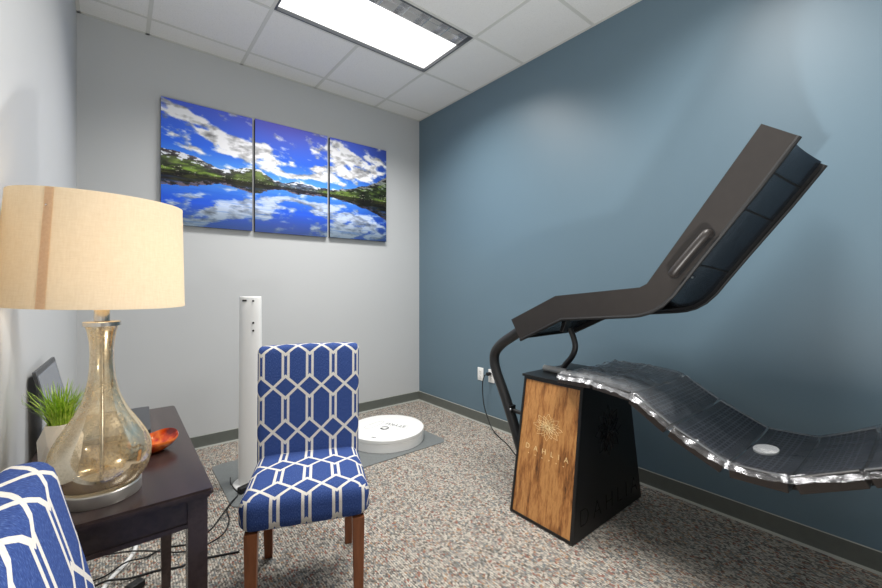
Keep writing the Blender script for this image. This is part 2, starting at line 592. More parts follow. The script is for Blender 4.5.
struct('plenum_cover', box(BM(), XL, XR, YF, YB, ZC + .3, ZC + .33), 'tile', ceil)

BH = 0.1
def cove(name, pts_fn, L0, L1):
    prof = [(0, 0.0), (0.011, 0.0), (0.009, 0.006), (0.0055, 0.012), (0.004, 0.03), (0.004, BH - .004), (0.002, BH), (0, BH)]
    bm = BM(); A = [bm.verts.new(pts_fn(p, z, L0)) for p, z in prof]; B = [bm.verts.new(pts_fn(p, z, L1)) for p, z in prof]
    for i in range(len(prof)):
        f = bm.faces.new((A[i], A[(i + 1) % len(A)], B[(i + 1) % len(A)], B[i]))
        f.material_index = 1 if i in (1, 2, 5) else 0
    bm.faces.new(A); bm.faces.new(B[::-1])
    return struct(name, bm, ['cove', 'cove_lip'])


cove('baseboard_back', lambda p, z, t: (t, YB - p, z), XL, XR)
cove('baseboard_right', lambda p, z, t: (XR - p, t, z), YF, YB)
cove('baseboard_left', lambda p, z, t: (XL + p, t, z), YF, YB)
cove('baseboard_front', lambda p, z, t: (t, YF + p, z), XL, XR)

# ------------------------------------------------------------------ ceiling lights
def troffer(cx, cy, label):
    t = thing('ceiling_light', label, 'ceiling light', (cx, cy, ZC), 0, 'recessed two by four ceiling lights')
    hx, hy = T - .008, T / 2 - .008
    fw = 0.012
    bm = BM()
    for a in ((-hx, hx, -hy, -hy + fw), (-hx, hx, hy - fw, hy), (-hx, -hx + fw, -hy + fw, hy - fw), (hx - fw, hx, -hy + fw, hy - fw)):
        box(bm, *a, -.005, .02)
    pieces('frame_rail', bm, 'fixture_frame', t)
    bm = BM(); D = .13
    box(bm, -hx, hx, -hy, hy, D, D + .01)
    for a in ((-hx, hx, -hy, -hy + .004), (-hx, hx, hy - .004, hy), (-hx, -hx + .004, -hy, hy), (hx - .004, hx, -hy, hy)):
        box(bm, *a, .02, D)
    pieces('housing_panel', bm, 'white_gloss', t)
    obj('diffuser', box(BM(), -hx + fw, hx - fw, -hy + .17, hy - fw, .02, .026), 'tube_glow', t)
    # louver strip along the near edge: curved cross blades and a long blade
    bm = BM()
    nb = 7
    ya, yb = -hy + fw, -hy + .165
    for i in range(nb + 1):
        x = -hx + fw + (2 * hx - 2 * fw) * i / nb
        poly = [(x - .004 - .02 * (1 - k / 6) ** 2, .018 + .05 * k / 6) for k in range(7)] + [(x + .004 + .02 * (1 - k / 6) ** 2, .018 + .05 * k / 6) for k in range(6, -1, -1)]
        poly = [(min(max(p, -hx + fw), hx - fw), q) for p, q in poly]
        prism(bm, [(p, .086 - q) for p, q in poly][::-1], 'y', ya, yb)
    pieces('louver', bm, 'louver', t)
    bm = BM(); box(bm, -hx + fw, hx - fw, yb - .004, yb, .018, .085); box(bm, -hx + fw, hx - fw, -hy + .08, -hy + .084, .02, .085)
    pieces('louver_rail', bm, 'louver', t)
    return t


troffer(LX, LY1, 'recessed fluorescent ceiling light with white diffuser and metal louvers, above the room')
troffer(LX, LY2, 'second recessed ceiling light, over the near half of the room and outside the photo')

# ------------------------------------------------------------------ canvas prints
def vnoise(x, y, seed):
    r = np.random.RandomState(seed); G = r.rand(64, 64)
    xi = np.floor(x).astype(int); yi = np.floor(y).astype(int); fx = x - xi; fy = y - yi
    fx = fx * fx * (3 - 2 * fx); fy = fy * fy * (3 - 2 * fy)
    g = lambda a, b: G[a % 64, b % 64]
    return (g(xi, yi) * (1 - fx) + g(xi + 1, yi) * fx) * (1 - fy) + (g(xi, yi + 1) * (1 - fx) + g(xi + 1, yi + 1) * fx) * fy


def fbm(x, y, seed, oct_=5):
    s_ = 0; a = .5; tot = 0
    for i in range(oct_):
        s_ = s_ + a * vnoise(x * 2 ** i + 7.3 * i, y * 2 ** i + 3.1 * i, seed + i); tot += a; a *= .55
    return s_ / tot


SH = 0.43
def ridge(u):
    b = np.interp(u, [0, .06, .12, .2, .25, .32, .36, .42, .46, .52, .58, .66, .70, .76, .82, .88, .94, 1.0],
                  [.60, .59, .565, .505, .52, .565, .55, .475, .475, .50, .485, .47, .475, .505, .54, .575, .63, .72])
    return b + (fbm(u * 26, u * 0 + .5, 91, 4) - .5) * .035


CL = [(.07, .90, .11, .07, -.5, 1.1), (.16, .78, .06, .045, -.4, .9), (.10, .63, .03, .02, 0, .7), (.17, .60, .04, .022, -.2, .8), (.22, .74, .08, .06, -.2, 1.0), (.29, .70, .08, .07, 0, 1.15), (.35, .72, .06, .09, 0, 1.15), (.04, .72, .02, .015, 0, .6),
      (.40, .58, .05, .05, 0, .9), (.46, .55, .06, .03, 0, 1.0), (.58, .56, .06, .035, .2, 1.0), (.63, .66, .05, .03, .3, .8), (.66, .58, .06, .05, 0, 1.0),
      (.73, .86, .08, .09, 0, 1.05), (.82, .80, .10, .07, -.2, 1.1), (.76, .67, .09, .05, 0, 1.15), (.86, .66, .08, .045, 0, 1.0), (.96, .86, .06, .06, 0, .9), (.97, .74, .04, .02, .2, .7), (.72, .55, .05, .02, 0, .6)]


def sky(u, v):
    t = np.clip((v - .45) / .55, 0, 1)[..., None]
    # blue near the horizon to violet blue at the top
    c0, c1, c2 = np.array([92, 170, 245.]), np.array([46, 104, 230.]), np.array([112, 108, 216.])
    mid = np.exp(-((u - .46) / .2) ** 2)[..., None]
    base = np.where(t < .4, c0 + (c1 - c0) * t / .4, c1 + (c2 - c1) * (t - .4) / .6 * (.55 + .45 * mid))
    base = base * (1 - .25 * np.exp(-((u - 1) / .12) ** 2)[..., None])
    dens = 0
    for cx, cy, sx, sy, sl, a in CL:
        dx = (u - cx); dy = (v - cy) - sl * dx
        dens = dens + a * np.exp(-(dx / sx) ** 2 - (dy / sy) ** 2)
    n_ = fbm(u * 20 + v * 6, v * 17, 5, 6)
    d = np.clip((dens * 1.25 + (n_ - .5) * 3.0 - .34) * 1.6, 0, 1)
    sh = fbm(u * 24 + 3, v * 26, 33, 5)
    cc = np.clip(150 + 300 * (sh - .36) + 42 * d, 118, 246)[..., None] * np.array([1, 1.0, 1.02])
    cc = np.clip(cc, 0, 255)
    return base * (1 - d[..., None]) + cc * d[..., None]


def land(u, v, r):
    n1 = fbm(u * 60, v * 60, 50, 5); n2 = fbm(u * 22, v * 34, 70, 5); n3 = fbm(u * 48 + v * 30, v * 70 - u * 12, 88, 4)
    hgt = np.clip((v - SH) / np.maximum(r - SH, .01), 0, 1)
    m3 = lambda k, a_, b_, c_: np.stack([a_ * k, b_ * k, c_ * k], -1)
    tex = np.clip(.35 + 1.5 * (n1 - .25), .25, 1.5)
    rock = m3(tex, 104, 98, 108); green = m3(np.clip(.3 + 1.9 * (n2 - .28), .2, 1.6), 112, 138, 58); dark = m3(np.clip(.2 + 1.8 * (n3 - .25), .12, 1.4), 46, 62, 36)
    far = m3(tex, 112, 128, 160)
    snow = np.ones_like(rock) * np.array([228, 232, 242.])
    # left massif: rocky purple-grey heights, mixed forest, bright meadow at the shore
    meadow = np.clip(1 - np.abs(hgt - .16) / .16, 0, 1) * np.clip((n2 - .38) * 5, 0, 1)
    c = rock + (dark - rock) * np.clip(1.25 - hgt * 1.3 + (n3 - .5) * 2, 0, 1)[..., None] * .8
    c = c + (green - c) * np.clip(1.0 - hgt * 1.25 + (n2 - .5) * 2.2, 0, 1)[..., None] * .75
    c = c + (m3(np.ones_like(hgt), 150, 186, 70) - c) * (meadow * np.clip(1.2 - u / .5, 0, 1))[..., None] * .8
    hill = np.exp(-((u - .33) / .085) ** 2)
    c = c + (m3(np.clip(.35 + 1.5 * (n2 - .25), .3, 1.4), 118, 136, 74) - c) * (.75 * hill)[..., None]
    rt = np.clip((u - .66) / .12, 0, 1)
    rc = dark + (green * .9 - dark) * np.clip((n2 - .44) * 4, 0, 1)[..., None] * (hgt < .75)[..., None] * .8
    rc = rc + (rock * .75 - rc) * (np.clip((hgt - .7) * 4, 0, 1) * .7)[..., None]
    c = c * (1 - rt)[..., None] + rc * rt[..., None]
    mid = np.clip(1 - np.abs(u - .53) / .12, 0, 1) ** .5
    c = c * (1 - mid)[..., None] + far * mid[..., None]
    sn = np.clip((n3 + hgt * .5 - .93) * 14, 0, 1) * (hgt > .55) * (1 - .6 * rt)
    c = c + (snow - c) * sn[..., None]
    # settlement and fields as pale flecks just above the water
    fl = np.clip((fbm(u * 160, v * 160, 61, 2) - .70) * 10, 0, 1) * (hgt < .3)
    c = c + (np.array([220, 214, 196.]) - c) * fl[..., None] * .8
    return np.clip(c, 0, 255)


def painting(u, v):
    r = ridge(u)
    up = sky(u, v)
    up = np.where((v < r)[..., None], land(u, v, r), up)
    # water: mirrored scene, slightly rippled and deeper blue
    rip = (fbm(u * 40, v * 150, 12, 3) - .5) * .022
    vm = 2 * SH - v; vm = SH + (vm - SH) * 1.12 + rip
    uu = u + rip * .8
    rm = SH + (ridge(uu) - SH) * .8
    refl = sky(uu, vm) * np.array([.80, .86, .95])
    mirror = land(uu, np.minimum(vm, rm), rm) * np.array([.46, .40, .44])
    refl = np.where((vm < rm)[..., None], mirror, refl)
    strk = np.clip((fbm(u * 9, v * 130, 17, 4) - .55) * 4, 0, 1) * np.clip((SH - v) / .1, 0, 1)
    refl = refl + (np.array([36, 98, 214.]) - refl) * (strk * .55)[..., None]
    deep = np.clip((.19 - v) / .19, 0, 1)[..., None] ** .8
    refl = refl * (1 - .55 * deep) + np.array([40, 56, 60]) * (.55 * deep)
    dk = np.clip(1 - np.abs(v - SH) / .010, 0, 1)[..., None]
    out = np.where((v >= SH)[..., None], up, refl)
    out = out * (1 - .35 * dk)
    return np.clip(out / 255, 0, 1)


def lin(a): return np.where(a <= .04045, a / 12.92, ((a + .055) / 1.055) ** 2.4)


AX0, AX1 = .24, 2.109
def canvas(x0, x1, z0, z1, label):
    D0, D1 = YB - .036, YB - .001
    t = thing('canvas_print', label, 'wall art', ((x0 + x1) / 2, YB - .001, z0), 0, 'three canvas prints of one lake view')
    cx = (x0 + x1) / 2
    body = BM(); box(body, x0 - cx + .0005, x1 - cx - .0005, -.0345, 0, 0.0005, z1 - z0 - .0005, .002)
    obj('stretched_canvas', body, 'canvas_side', t)
    nx, nz = 190, 280
    us = np.linspace(0, 1, nx); vv_ = np.linspace(0, 1, nz)
    me = bpy.data.meshes.new('printed_face')
    X = np.repeat(us[None], nz, 0); Z = np.repeat(vv_[:, None], nx, 1)
    co = np.stack([(x0 - cx) + X * (x1 - x0), np.full_like(X, -.0352), Z * (z1 - z0)], -1).reshape(-1, 3)
    idx = np.arange(nx * nz).reshape(nz, nx)
    fa = np.stack([idx[:-1, :-1], idx[:-1, 1:], idx[1:, 1:], idx[1:, :-1]], -1).reshape(-1, 4)
    me.from_pydata(co.tolist(), [], fa.tolist())
    U = ((x0 + X * (x1 - x0)) - AX0) / (AX1 - AX0)
    colr = lin(painting(U, Z)).reshape(-1, 3)
    at = me.color_attributes.new('print', 'FLOAT_COLOR', 'POINT')
    at.data.foreach_set('color', np.concatenate([colr, np.ones((len(colr), 1))], 1).astype(np.float32).ravel())
    me.materials.append(M['print'])
    o = bpy.data.objects.new('printed_face', me); COL.objects.link(o); o.parent = t
    return t


canvas(.24, .849, 1.685, 2.598, 'left canvas print: lake with green shore at its left edge and diagonal white cloud')
canvas(.870, 1.487, 1.682, 2.603, 'middle canvas print: open violet-blue sky above distant snowy mountains and deep blue water')
canvas(1.511, 2.109, 1.685, 2.602, 'right canvas print: cloudy sky and a dark hillside rising to its right edge')

# ------------------------------------------------------------------ wall outlets
def outlet(yc, zc, label):
    t = thing('wall_outlet', label, 'outlet', (XR, yc, zc), 0, 'power outlets on the blue wall')
    p = BM(); box(p, -.006, 0, -.036, .036, -.058, .058, .003)
    obj('cover_plate', p, 'white_plastic', t, smooth=True)
    for s_ in (-1, 1):
        b = BM(); prism(b, [(y, z + s_ * .021) for y, z in rrect(-.017, .017, -.014, .014, .008)], 'x', -.0085, -.005)
        so = obj('socket', b, 'white_plastic', t)
        b = BM()
        for q in (-.006, .006): box(b, -.0092, -.0082, q - .001, q + .001, s_ * .021 - .001, s_ * .021 + .007)
        box(b, -.0092, -.0082, -.002, .002, s_ * .021 - .009, s_ * .021 - .005)
        pieces('slot', b, 'rubber', so)
    b = BM(); lathe(b, [(.003, -.001), (.003, .001)], 10); bmesh.ops.rotate(b, verts=b.verts, matrix=Matrix.Rotation(PI / 2, 3, 'Y')); bmesh.ops.translate(b, verts=b.verts, vec=(-.0065, 0, 0))
    obj('screw', b, 'steel', t)


outlet(2.572, .445, 'empty white outlet plate on the blue wall, nearer the room corner')
outlet(2.437, .449, 'white outlet plate on the blue wall with a black plug in it')
t = thing('plug_cord', 'black plug and thin cord hanging from the outlet on the blue wall', 'power cord', (XR - .03, 2.445, .47))
b = BM(); box(b, -.022, .02, -.014, .014, -.014, .014, .005); obj('plug', b, 'rubber', t, smooth=True)
b = BM(); tube(b, [(-.02, .004, -.004), (-.035, .02, -.02), (-.04, .035, -.10), (-.032, .03, -.25), (-.02, -.0, -.36), (-.05, -.09, -.44), (-.10, -.22, -.4645), (-.16, -.36, -.4655), (-.30, -.60, -.4655), (-.40, -.86, -.4655)], .0042, 8, 8)
obj('cord', b, 'rubber', t, smooth=True)

# ------------------------------------------------------------------ side table
TZ = .735
tx0, tx1, ty0, ty1 = XL + .012, .187, 1.132, 2.02
t = thing('console_table', 'narrow espresso-stained side table against the left wall, under the lamp', 'table', ((tx0 + tx1) / 2, (ty0 + ty1) / 2, 0))
ox, oy = (tx0 + tx1) / 2, (ty0 + ty1) / 2
a, c_ = (tx1 - tx0) / 2, (ty1 - ty0) / 2
bm = BM()
prism(bm, rrect(-a, a, -c_, c_, .006, 3), 'z', TZ - .013, TZ - .004)
prism(bm, rrect(-a + .004, a - .004, -c_ + .004, c_ - .004, .006, 3), 'z', TZ - .004, TZ)
prism(bm, rrect(-a + .006, a - .006, -c_ + .006, c_ - .006, .006, 3), 'z', TZ - .022, TZ - .013)
obj('table_top', bm, 'espresso', t)
bm = BM(); i_ = .022
box(bm, -a + i_, a - i_, -c_ + i_, -c_ + i_ + .016, TZ - .088, TZ - .022); box(bm, -a + i_, a - i_, c_ - i_ - .016, c_ - i_, TZ - .088, TZ - .022)
box(bm, -a + i_, -a + i_ + .016, -c_ + i_, c_ - i_, TZ - .088, TZ - .022); box(bm, a - i_ - .016, a - i_, -c_ + i_, c_ - i_, TZ - .088, TZ - .022)
for s_ in (-1, 1):
    box(bm, -a + i_, a - i_, s_ * (c_ - i_ + .0015) - .0025, s_ * (c_ - i_ + .0015) + .0025, TZ - .091, TZ - .080)
pieces('apron_rail', bm, 'espresso', t)
for sx in (-1, 1):
    for sy in (-1, 1):
        cx, cy = sx * (a - .033), sy * (c_ - .033)
        hw = .021
        q = lambda h, dx=0: [(cx - h + dx, cy - h, 0), (cx + h + dx, cy - h, 0), (cx + h + dx, cy + h, 0), (cx - h + dx, cy + h, 0)]
        z_ = lambda pts, z: [(p[0], p[1], z) for p in pts]
        bm = BM(); hexa(bm, z_(q(hw), .40), z_(q(hw), TZ - .022)); hexa(bm, z_(q(.015), 0), z_(q(hw), .40))
        bmesh.ops.remove_doubles(bm, verts=bm.verts, dist=1e-5)
        obj('leg', bm, 'espresso', t)

# ------------------------------------------------------------------ table lamp
lx, ly = -.0295, 1.265
t = thing('table_lamp', 'table lamp with champagne mercury-glass body and cream oval shade, on the dark side table', 'lamp', (lx, ly, TZ))
bm = BM(); lathe(bm, [(.076, 0), (.0775, .003), (.0775, .027), (.075, .030), (.06, .031)], 64); obj('base', bm, 'satin', t, smooth=True)
prof = [(.066, .0315), (.078, .036), (.088, .050), (.0955, .072), (.098, .098), (.096, .115), (.090, .132), (.080, .152), (.066, .176), (.054, .196), (.043, .218), (.034, .243), (.028, .27), (.0245, .30), (.023, .33), (.0235, .36), (.027, .39), (.031, .405), (.035, .412)]
pv = catmull([(p[0], 0, p[1]) for p in prof], 3)
bm = BM(); lathe(bm, [(p.x, p.z) for p in pv], 72, cap0=False, cap1=False); obj('glass_body', bm, 'mercury', t, smooth=True)
bm = BM(); lathe(bm, [(.0365, .408), (.0365, .417), (.034, .4185), (.012, .419)], 48); obj('collar', bm, 'chrome', t, smooth=True)
bm = BM(); lathe(bm, [(.0045, .031), (.0045, .409)], 12); obj('stem', bm, 'chrome', t, smooth=True)
bm = BM(); lathe(bm, [(.0155, .419), (.0155, .452), (.013, .456)], 32); obj('socket', bm, 'chrome', t, smooth=True)
bm = BM(); lathe(bm, [(.012, .456), (.014, .48), (.028, .515), (.030, .54), (.022, .562), (.004, .572)], 24); obj('bulb', bm, 'bulb', t, smooth=True)
bm = BM()
zb, zt = 1.192 - TZ, 1.442 - TZ
SA, SB, TP = .175, .166, .925
N_ = 96
def sh_ring(z, inset=0):
    k = 1 + (TP - 1) * (z - zb) / (zt - zb)
    return [((SA * k - inset) * math.cos(2 * PI * i / N_), (SB * k - inset) * math.sin(2 * PI * i / N_), z) for i in range(N_)]
rings = [[bm.verts.new(p) for p in sh_ring(z, i)] for z, i in ((zb, .002), (zb, 0), (zb + .004, -.0006), (zb + .008, 0), (zt - .008, 0), (zt - .004, -.0006), (zt, 0), (zt, .002))]
inner = [[bm.verts.new(p) for p in sh_ring(z, .002)] for z in (zt - .01, zb + .01)]
rings += inner + [rings[0]]
for A, B in zip(rings, rings[1:]):
    for i in range(N_): bm.faces.new((A[i], A[(i + 1) % N_], B[(i + 1) % N_], B[i]))
shade = obj('lamp_shade', bm, 'shade', t, smooth=True)
bm = BM()   # seam ribbon on the outside of the shade
i0 = 0
A_, B_ = [], []
for k in range(5):
    a0 = math.radians(238) + math.radians(5.6) * k / 4
    for z, L in ((zb + .001, A_), (zt - .001, B_)):
        kk = 1 + (TP - 1) * (z - zb) / (zt - zb)
        for rr in (0.0012,): L.append(bm.verts.new(((SA * kk + rr) * math.cos(a0), (SB * kk + rr) * math.sin(a0), z)))
for k in range(4): bm.faces.new((A_[k], A_[k + 1], B_[k + 1], B_[k]))
bmesh.ops.solidify(bm, geom=bm.faces[:], thickness=.0008)
obj('seam_ribbon', bm, 'seam', shade)
tilt_ = Matrix.Rotation(math.radians(2.2), 4, Vector((math.sin(YAW), math.cos(YAW), 0))); pz = Matrix.Translation((0, 0, .655))
shade.matrix_basis = pz @ tilt_ @ pz.inverted()
bm = BM()   # spider that carries the shade
tube(bm, [(0.0155, 0, .448), (.045, 0, .47), (.052, 0, .55), (.03, 0, .64), (0, 0, .655), (-.03, 0, .64), (-.052, 0, .55), (-.045, 0, .47), (-.0155, 0, .448)], .0018, 6, 5)
for k in range(3):
    a0 = k * 2 * PI / 3
    tube(bm, [(0, 0, .656), (SA * .955 * math.cos(a0), SB * .955 * math.sin(a0), .668)], .0018, 6)
obj('harp', bm, 'chrome', t)
bl = bpy.data.lights.new('bulb_light', 'POINT'); bl.energy = 0.6; bl.color = (1.0, .80, .54); bl.shadow_soft_size = .035
bo = bpy.data.objects.new('bulb_light', bl); COL.objects.link(bo); bo.location = (lx, ly, TZ + .60)

# ------------------------------------------------------------------ laptop
t = thing('laptop', 'open dark grey laptop on the side table, screen leaning towards the left wall', 'laptop', (-.032, 1.835, TZ), math.radians(-2))
bm = BM(); prism(bm, rrect(-.10, .125, -.165, .165, .01), 'z', .002, .018); deck = obj('keyboard_deck', bm, 'dark_plastic', t)
bm = BM()
for i in range(5):
    for j in range(13): box(bm, -.085 + i * .02, -.085 + i * .02 + .016, -.145 + j * .0225, -.145 + j * .0225 + .019, .018, .0195)
pieces('key', bm, 'rubber', deck)
obj('white_sticker', box(BM(), .098, .106, -.152, -.112, .018, .0186), 'white_plastic', deck)
obj('blue_sticker', box(BM(), .076, .088, -.156, -.118, .018, .0186), 'blue_tape', deck)
bm = BM(); prism(bm, rrect(-.165, .165, 0, .24, .008), 'x', -.004, .004); Rm = Matrix.Rotation(math.radians(-12), 3, 'Y')
bmesh.ops.rotate(bm, verts=bm.verts, matrix=Rm); bmesh.ops.translate(bm, verts=bm.verts, vec=(-.106, 0, .012)); lid = obj('screen_lid', bm, 'dark_plastic', t)
bm = BM(); box(bm, .004, .0048, -.153, .153, .02, .225); bmesh.ops.rotate(bm, verts=bm.verts, matrix=Rm); bmesh.ops.translate(bm, verts=bm.verts, vec=(-.106, 0, .012)); obj('display', bm, 'screen', lid)
for sy in (-1, 1):
    for x in (-.08, .105):
        bm = BM(); lathe(bm, [(.008, 0), (.008, .003)], 12, c=(x, sy * .14)); obj('foot', bm, 'rubber', deck)

# ------------------------------------------------------------------ potted grass
t = thing('potted_grass', 'bright green grass in a faceted cream pot, behind the lamp on the side table', 'plant', (-.116, 1.44, TZ))
bm = BM(); n6 = 6
zs = [(.030, 0), (.045, .045), (.045, .105), (.033, .145)]
rg = [[bm.verts.new((r * math.cos(2 * PI * (i + .5 * (k % 2)) / n6), r * math.sin(2 * PI * (i + .5 * (k % 2)) / n6), z)) for i in range(n6)] for k, (r, z) in enumerate(zs)]
for k in range(3):
    A, B = rg[k], rg[k + 1]
    for i in range(n6):
        if k % 2 == 0: bm.faces.new((A[i], A[(i + 1) % n6], B[i])); bm.faces.new((A[(i + 1) % n6], B[(i + 1) % n6], B[i]))
        else: bm.faces.new((A[i], A[(i + 1) % n6], B[(i + 1) % n6])); bm.faces.new((A[i], B[(i + 1) % n6], B[i]))
bm.faces.new(rg[0][::-1])
inr = [bm.verts.new((v.co.x * .88, v.co.y * .88, v.co.z)) for v in rg[3]]; ind = [bm.verts.new((v.co.x * .95, v.co.y * .95, .12)) for v in rg[3]]
for i in range(n6):
    bm.faces.new((rg[3][i], rg[3][(i + 1) % n6], inr[(i + 1) % n6], inr[i])); bm.faces.new((inr[i], inr[(i + 1) % n6], ind[(i + 1) % n6], ind[i]))
bm.faces.new(ind)
obj('pot', bm, 'pot', t)
bm = BM(); lathe(bm, [(.030, .121), (.026, .132), (.01, .136)], 16); obj('soil', bm, 'soil', t)
bm = BM()
for k in range(210):
    a0 = random.uniform(0, 2 * PI); r0 = random.uniform(0, .022); ln = random.uniform(.07, .135); sp_ = random.uniform(.05, .7)
    bx, by = r0 * math.cos(a0), r0 * math.sin(a0); a1 = a0 + random.uniform(-.6, .6)
    wv = random.uniform(.0014, .0024); side = Vector((-math.sin(a1), math.cos(a1), 0))
    prev = None
    for j in range(6):
        q = j / 5
        ctr = Vector((bx + math.cos(a1) * sp_ * ln * q ** 1.6, by + math.sin(a1) * sp_ * ln * q ** 1.6, .128 + ln * q * (1 - .25 * sp_ * q)))
        if ctr.x < -.07: ctr.x = -.07
        wq = wv * (1 - q ** 2 * .95)
        cur = (bm.verts.new(ctr - side * wq), bm.verts.new(ctr + Vector((math.cos(a1), math.sin(a1), 0)) * wq * .5), bm.verts.new(ctr + side * wq))
        if prev:
            for i in (0, 1): bm.faces.new((prev[i], prev[i + 1], cur[i + 1], cur[i]))
        prev = cur
g = obj('grass_blades', bm, 'grass', t)

# ------------------------------------------------------------------ orange bowl
bm = BM(); nb = 64
ro = [[], []]
prof = [(.22, 0.0), (.36, .0), (.56, .005), (.76, .014), (.92, .025), (1.0, .034)]
def bpt(r, z, i, off=0):
    a0 = 2 * PI * i / nb; x = r * .062 * math.cos(a0) * (1 + .10 * max(0, math.cos(a0)) ** 3); y = r * .060 * math.sin(a0)
    lift = (.012 * max(0, math.cos(a0 - .5)) ** 2 - .002) * max(0, (z / .034)) + .002 * math.sin(3 * a0) * z / .034
    return (x, y, z + lift + off)
R_ = [[bm.verts.new(bpt(r, z, i)) for i in range(nb)] for r, z in prof] + [[bm.verts.new(bpt(r - .035, z, i, .004)) for i in range(nb)] for r, z in prof[::-1]]
for A, B in zip(R_, R_[1:]):
    for i in range(nb): bm.faces.new((A[i], A[(i + 1) % nb], B[(i + 1) % nb], B[i]))
bm.faces.new(R_[0][::-1]); bm.faces.new(R_[-1])
b_ = obj('bowl', bm, 'bowl', None, (.082, 1.50, TZ), math.radians(8), smooth=True, ang=1.2)
tag(b_, 'shallow orange-red glass bowl on the side table beside the lamp', 'bowl')

# ------------------------------------------------------------------ chairs
def soft_box(hx, hy, hz, r, seg=(22, 12, 22)):
    bm = BM()
    def face_grid(ax, s_):
        u, v = [(1, 2), (2, 0), (0, 1)][ax]; h = (hx, hy, hz); nu, nv = seg[u], seg[v]
        g_ = []
        for i in range(nu + 1):
            row = []
            for j in range(nv + 1):
                p = [0, 0, 0]; p[ax] = s_ * h[ax]
                def ease(k, n_, H):
                    x = -1 + 2 * k / n_; return H * math.copysign(abs(x) ** .8, x)
                p[u] = ease(i, nu, h[u]); p[v] = ease(j, nv, h[v])
                row.append(bm.verts.new(p))
            g_.append(row)
        for i in range(nu):
            for j in range(nv):
                f = bm.faces.new((g_[i][j], g_[i + 1][j], g_[i + 1][j + 1], g_[i][j + 1])); f.material_index = 0
                f[fl] = ax * 2 + (s_ > 0)
    fl = bm.faces.layers.int.new('side')
    for ax in range(3):
        for s_ in (-1, 1): face_grid(ax, s_)
    bmesh.ops.remove_doubles(bm, verts=bm.verts, dist=1e-5)
    for v in bm.verts:
        p = v.co; q = Vector((max(-hx + r, min(hx - r, p.x)), max(-hy + r, min(hy - r, p.y)), max(-hz + r, min(hz - r, p.z))))
        d = p - q
        if d.length > 1e-6:
            d.normalize(); v.co = q + d * r
    return bm, fl


def chair_meshes():
    out = {}
    # seat: origin at ground under seat centre, front is -y
    SX, SY, SZ = .235, .212, .0675
    bm, fl = soft_box(SX, SY, SZ, .05)
    bmesh.ops.recalc_face_normals(bm, faces=bm.faces)
    uvl = bm.loops.layers.uv.new('uv')
    for f in bm.faces:
        sd = f[fl]
        for L in f.loops:
            x, y, z = L.vert.co; dz = SZ - z
            u = x + (math.copysign(dz, x) if (sd in (0, 1) or (sd == 5 and abs(x) > SX - .05)) else 0)
            v = y + (math.copysign(dz, y) if (sd in (2, 3) or (sd == 5 and abs(y) > SY - .05)) else 0)
            L[uvl].uv = (u, v + .071)
    for v in bm.verts:
        x, y, z = v.co
        top = max(0, z / SZ)
        crown = .014 * (1 - (x / SX) ** 2) * (1 - (y / SY) ** 2) * top
        v.co = (x * (1.0 - .06 * (y + SY) / (2 * SY)), y + .004, z + crown + .4175)
    me = obj('seat', bm, 'lattice', None, smooth=True, ang=3.0); out['seat'] = me
    # back
    BX, BY, BZ = .2345, .034, .2725
    bm, fl = soft_box(BX, BY, BZ, .024, (24, 8, 26))
    bmesh.ops.recalc_face_normals(bm, faces=bm.faces)
    uvl = bm.loops.layers.uv.new('uv')
    lean = math.tan(math.radians(13))
    for f in bm.faces:
        sd = f[fl]
        for L in f.loops:
            x, y, z = L.vert.co
            dy = y + BY
            u = x + (math.copysign(dy, x) if (sd in (0, 1) or (sd == 2 and abs(x) > BX - .024)) else 0)
            v = z + (math.copysign(dy, z) if (sd in (4, 5) or (sd == 2 and abs(z) > BZ - .024)) else 0)
            L[uvl].uv = (u, v + .0045)
    for v in bm.verts:
        x, y, z = v.co; q = (z + BZ) / (2 * BZ)
        k = .94 + .06 * q
        top = .006 * (1 - (x / BX) ** 2) * max(0, z / BZ)
        bulge = -.007 * (1 - (x / BX) ** 2) * (1 - (z / BZ) ** 2) * (y < 0)
        v.co = (x * k, y + .205 + lean * max(0, (z + BZ) - .06) + bulge, z + top + .405 + BZ)
    out['backrest'] = obj('backrest', bm, 'lattice', None, smooth=True, ang=3.0)
    legs = []
    for sx in (-1, 1):
        x = sx * .188; bm = BM()
        h1, h0 = .0225, .0165
        hexa(bm, [(x + p * h0 + sx * .002, -.178 + q * h0, 0) for p, q in ((-1, -1), (1, -1), (1, 1), (-1, 1))], [(x + p * h1, -.178 + q * h1, .357) for p, q in ((-1, -1), (1, -1), (1, 1), (-1, 1))], .002)
        legs.append(obj('leg', bm, 'chair_wood'))
        x = sx * .178; bm = BM()
        hexa(bm, [(x + p * h0, .235 + q * h0, 0) for p, q in ((-1, -1), (1, -1), (1, 1), (-1, 1))], [(x + p * h1, .185 + q * h1, .40) for p, q in ((-1, -1), (1, -1), (1, 1), (-1, 1))], .002)
        legs.append(obj('leg', bm, 'chair_wood'))
    out['legs'] = legs
    return out


ch = chair_meshes()
parts = [ch['seat'], ch['backrest']] + ch['legs']
c1 = thing('side_chair', 'armless chair in blue and ivory lattice fabric, in front of the white column', 'chair', (.614, 1.634, 0), math.radians(-22.3), 'lattice upholstered chairs')
for p in parts: p.parent = c1
c2 = thing('side_chair', 'lattice chair close to the camera at left, only its backrest corner in view', 'chair', (.190, .702, 0), math.radians(88), 'lattice upholstered chairs')
for p in parts:
    q = p.copy(); COL.objects.link(q); q.parent = c2

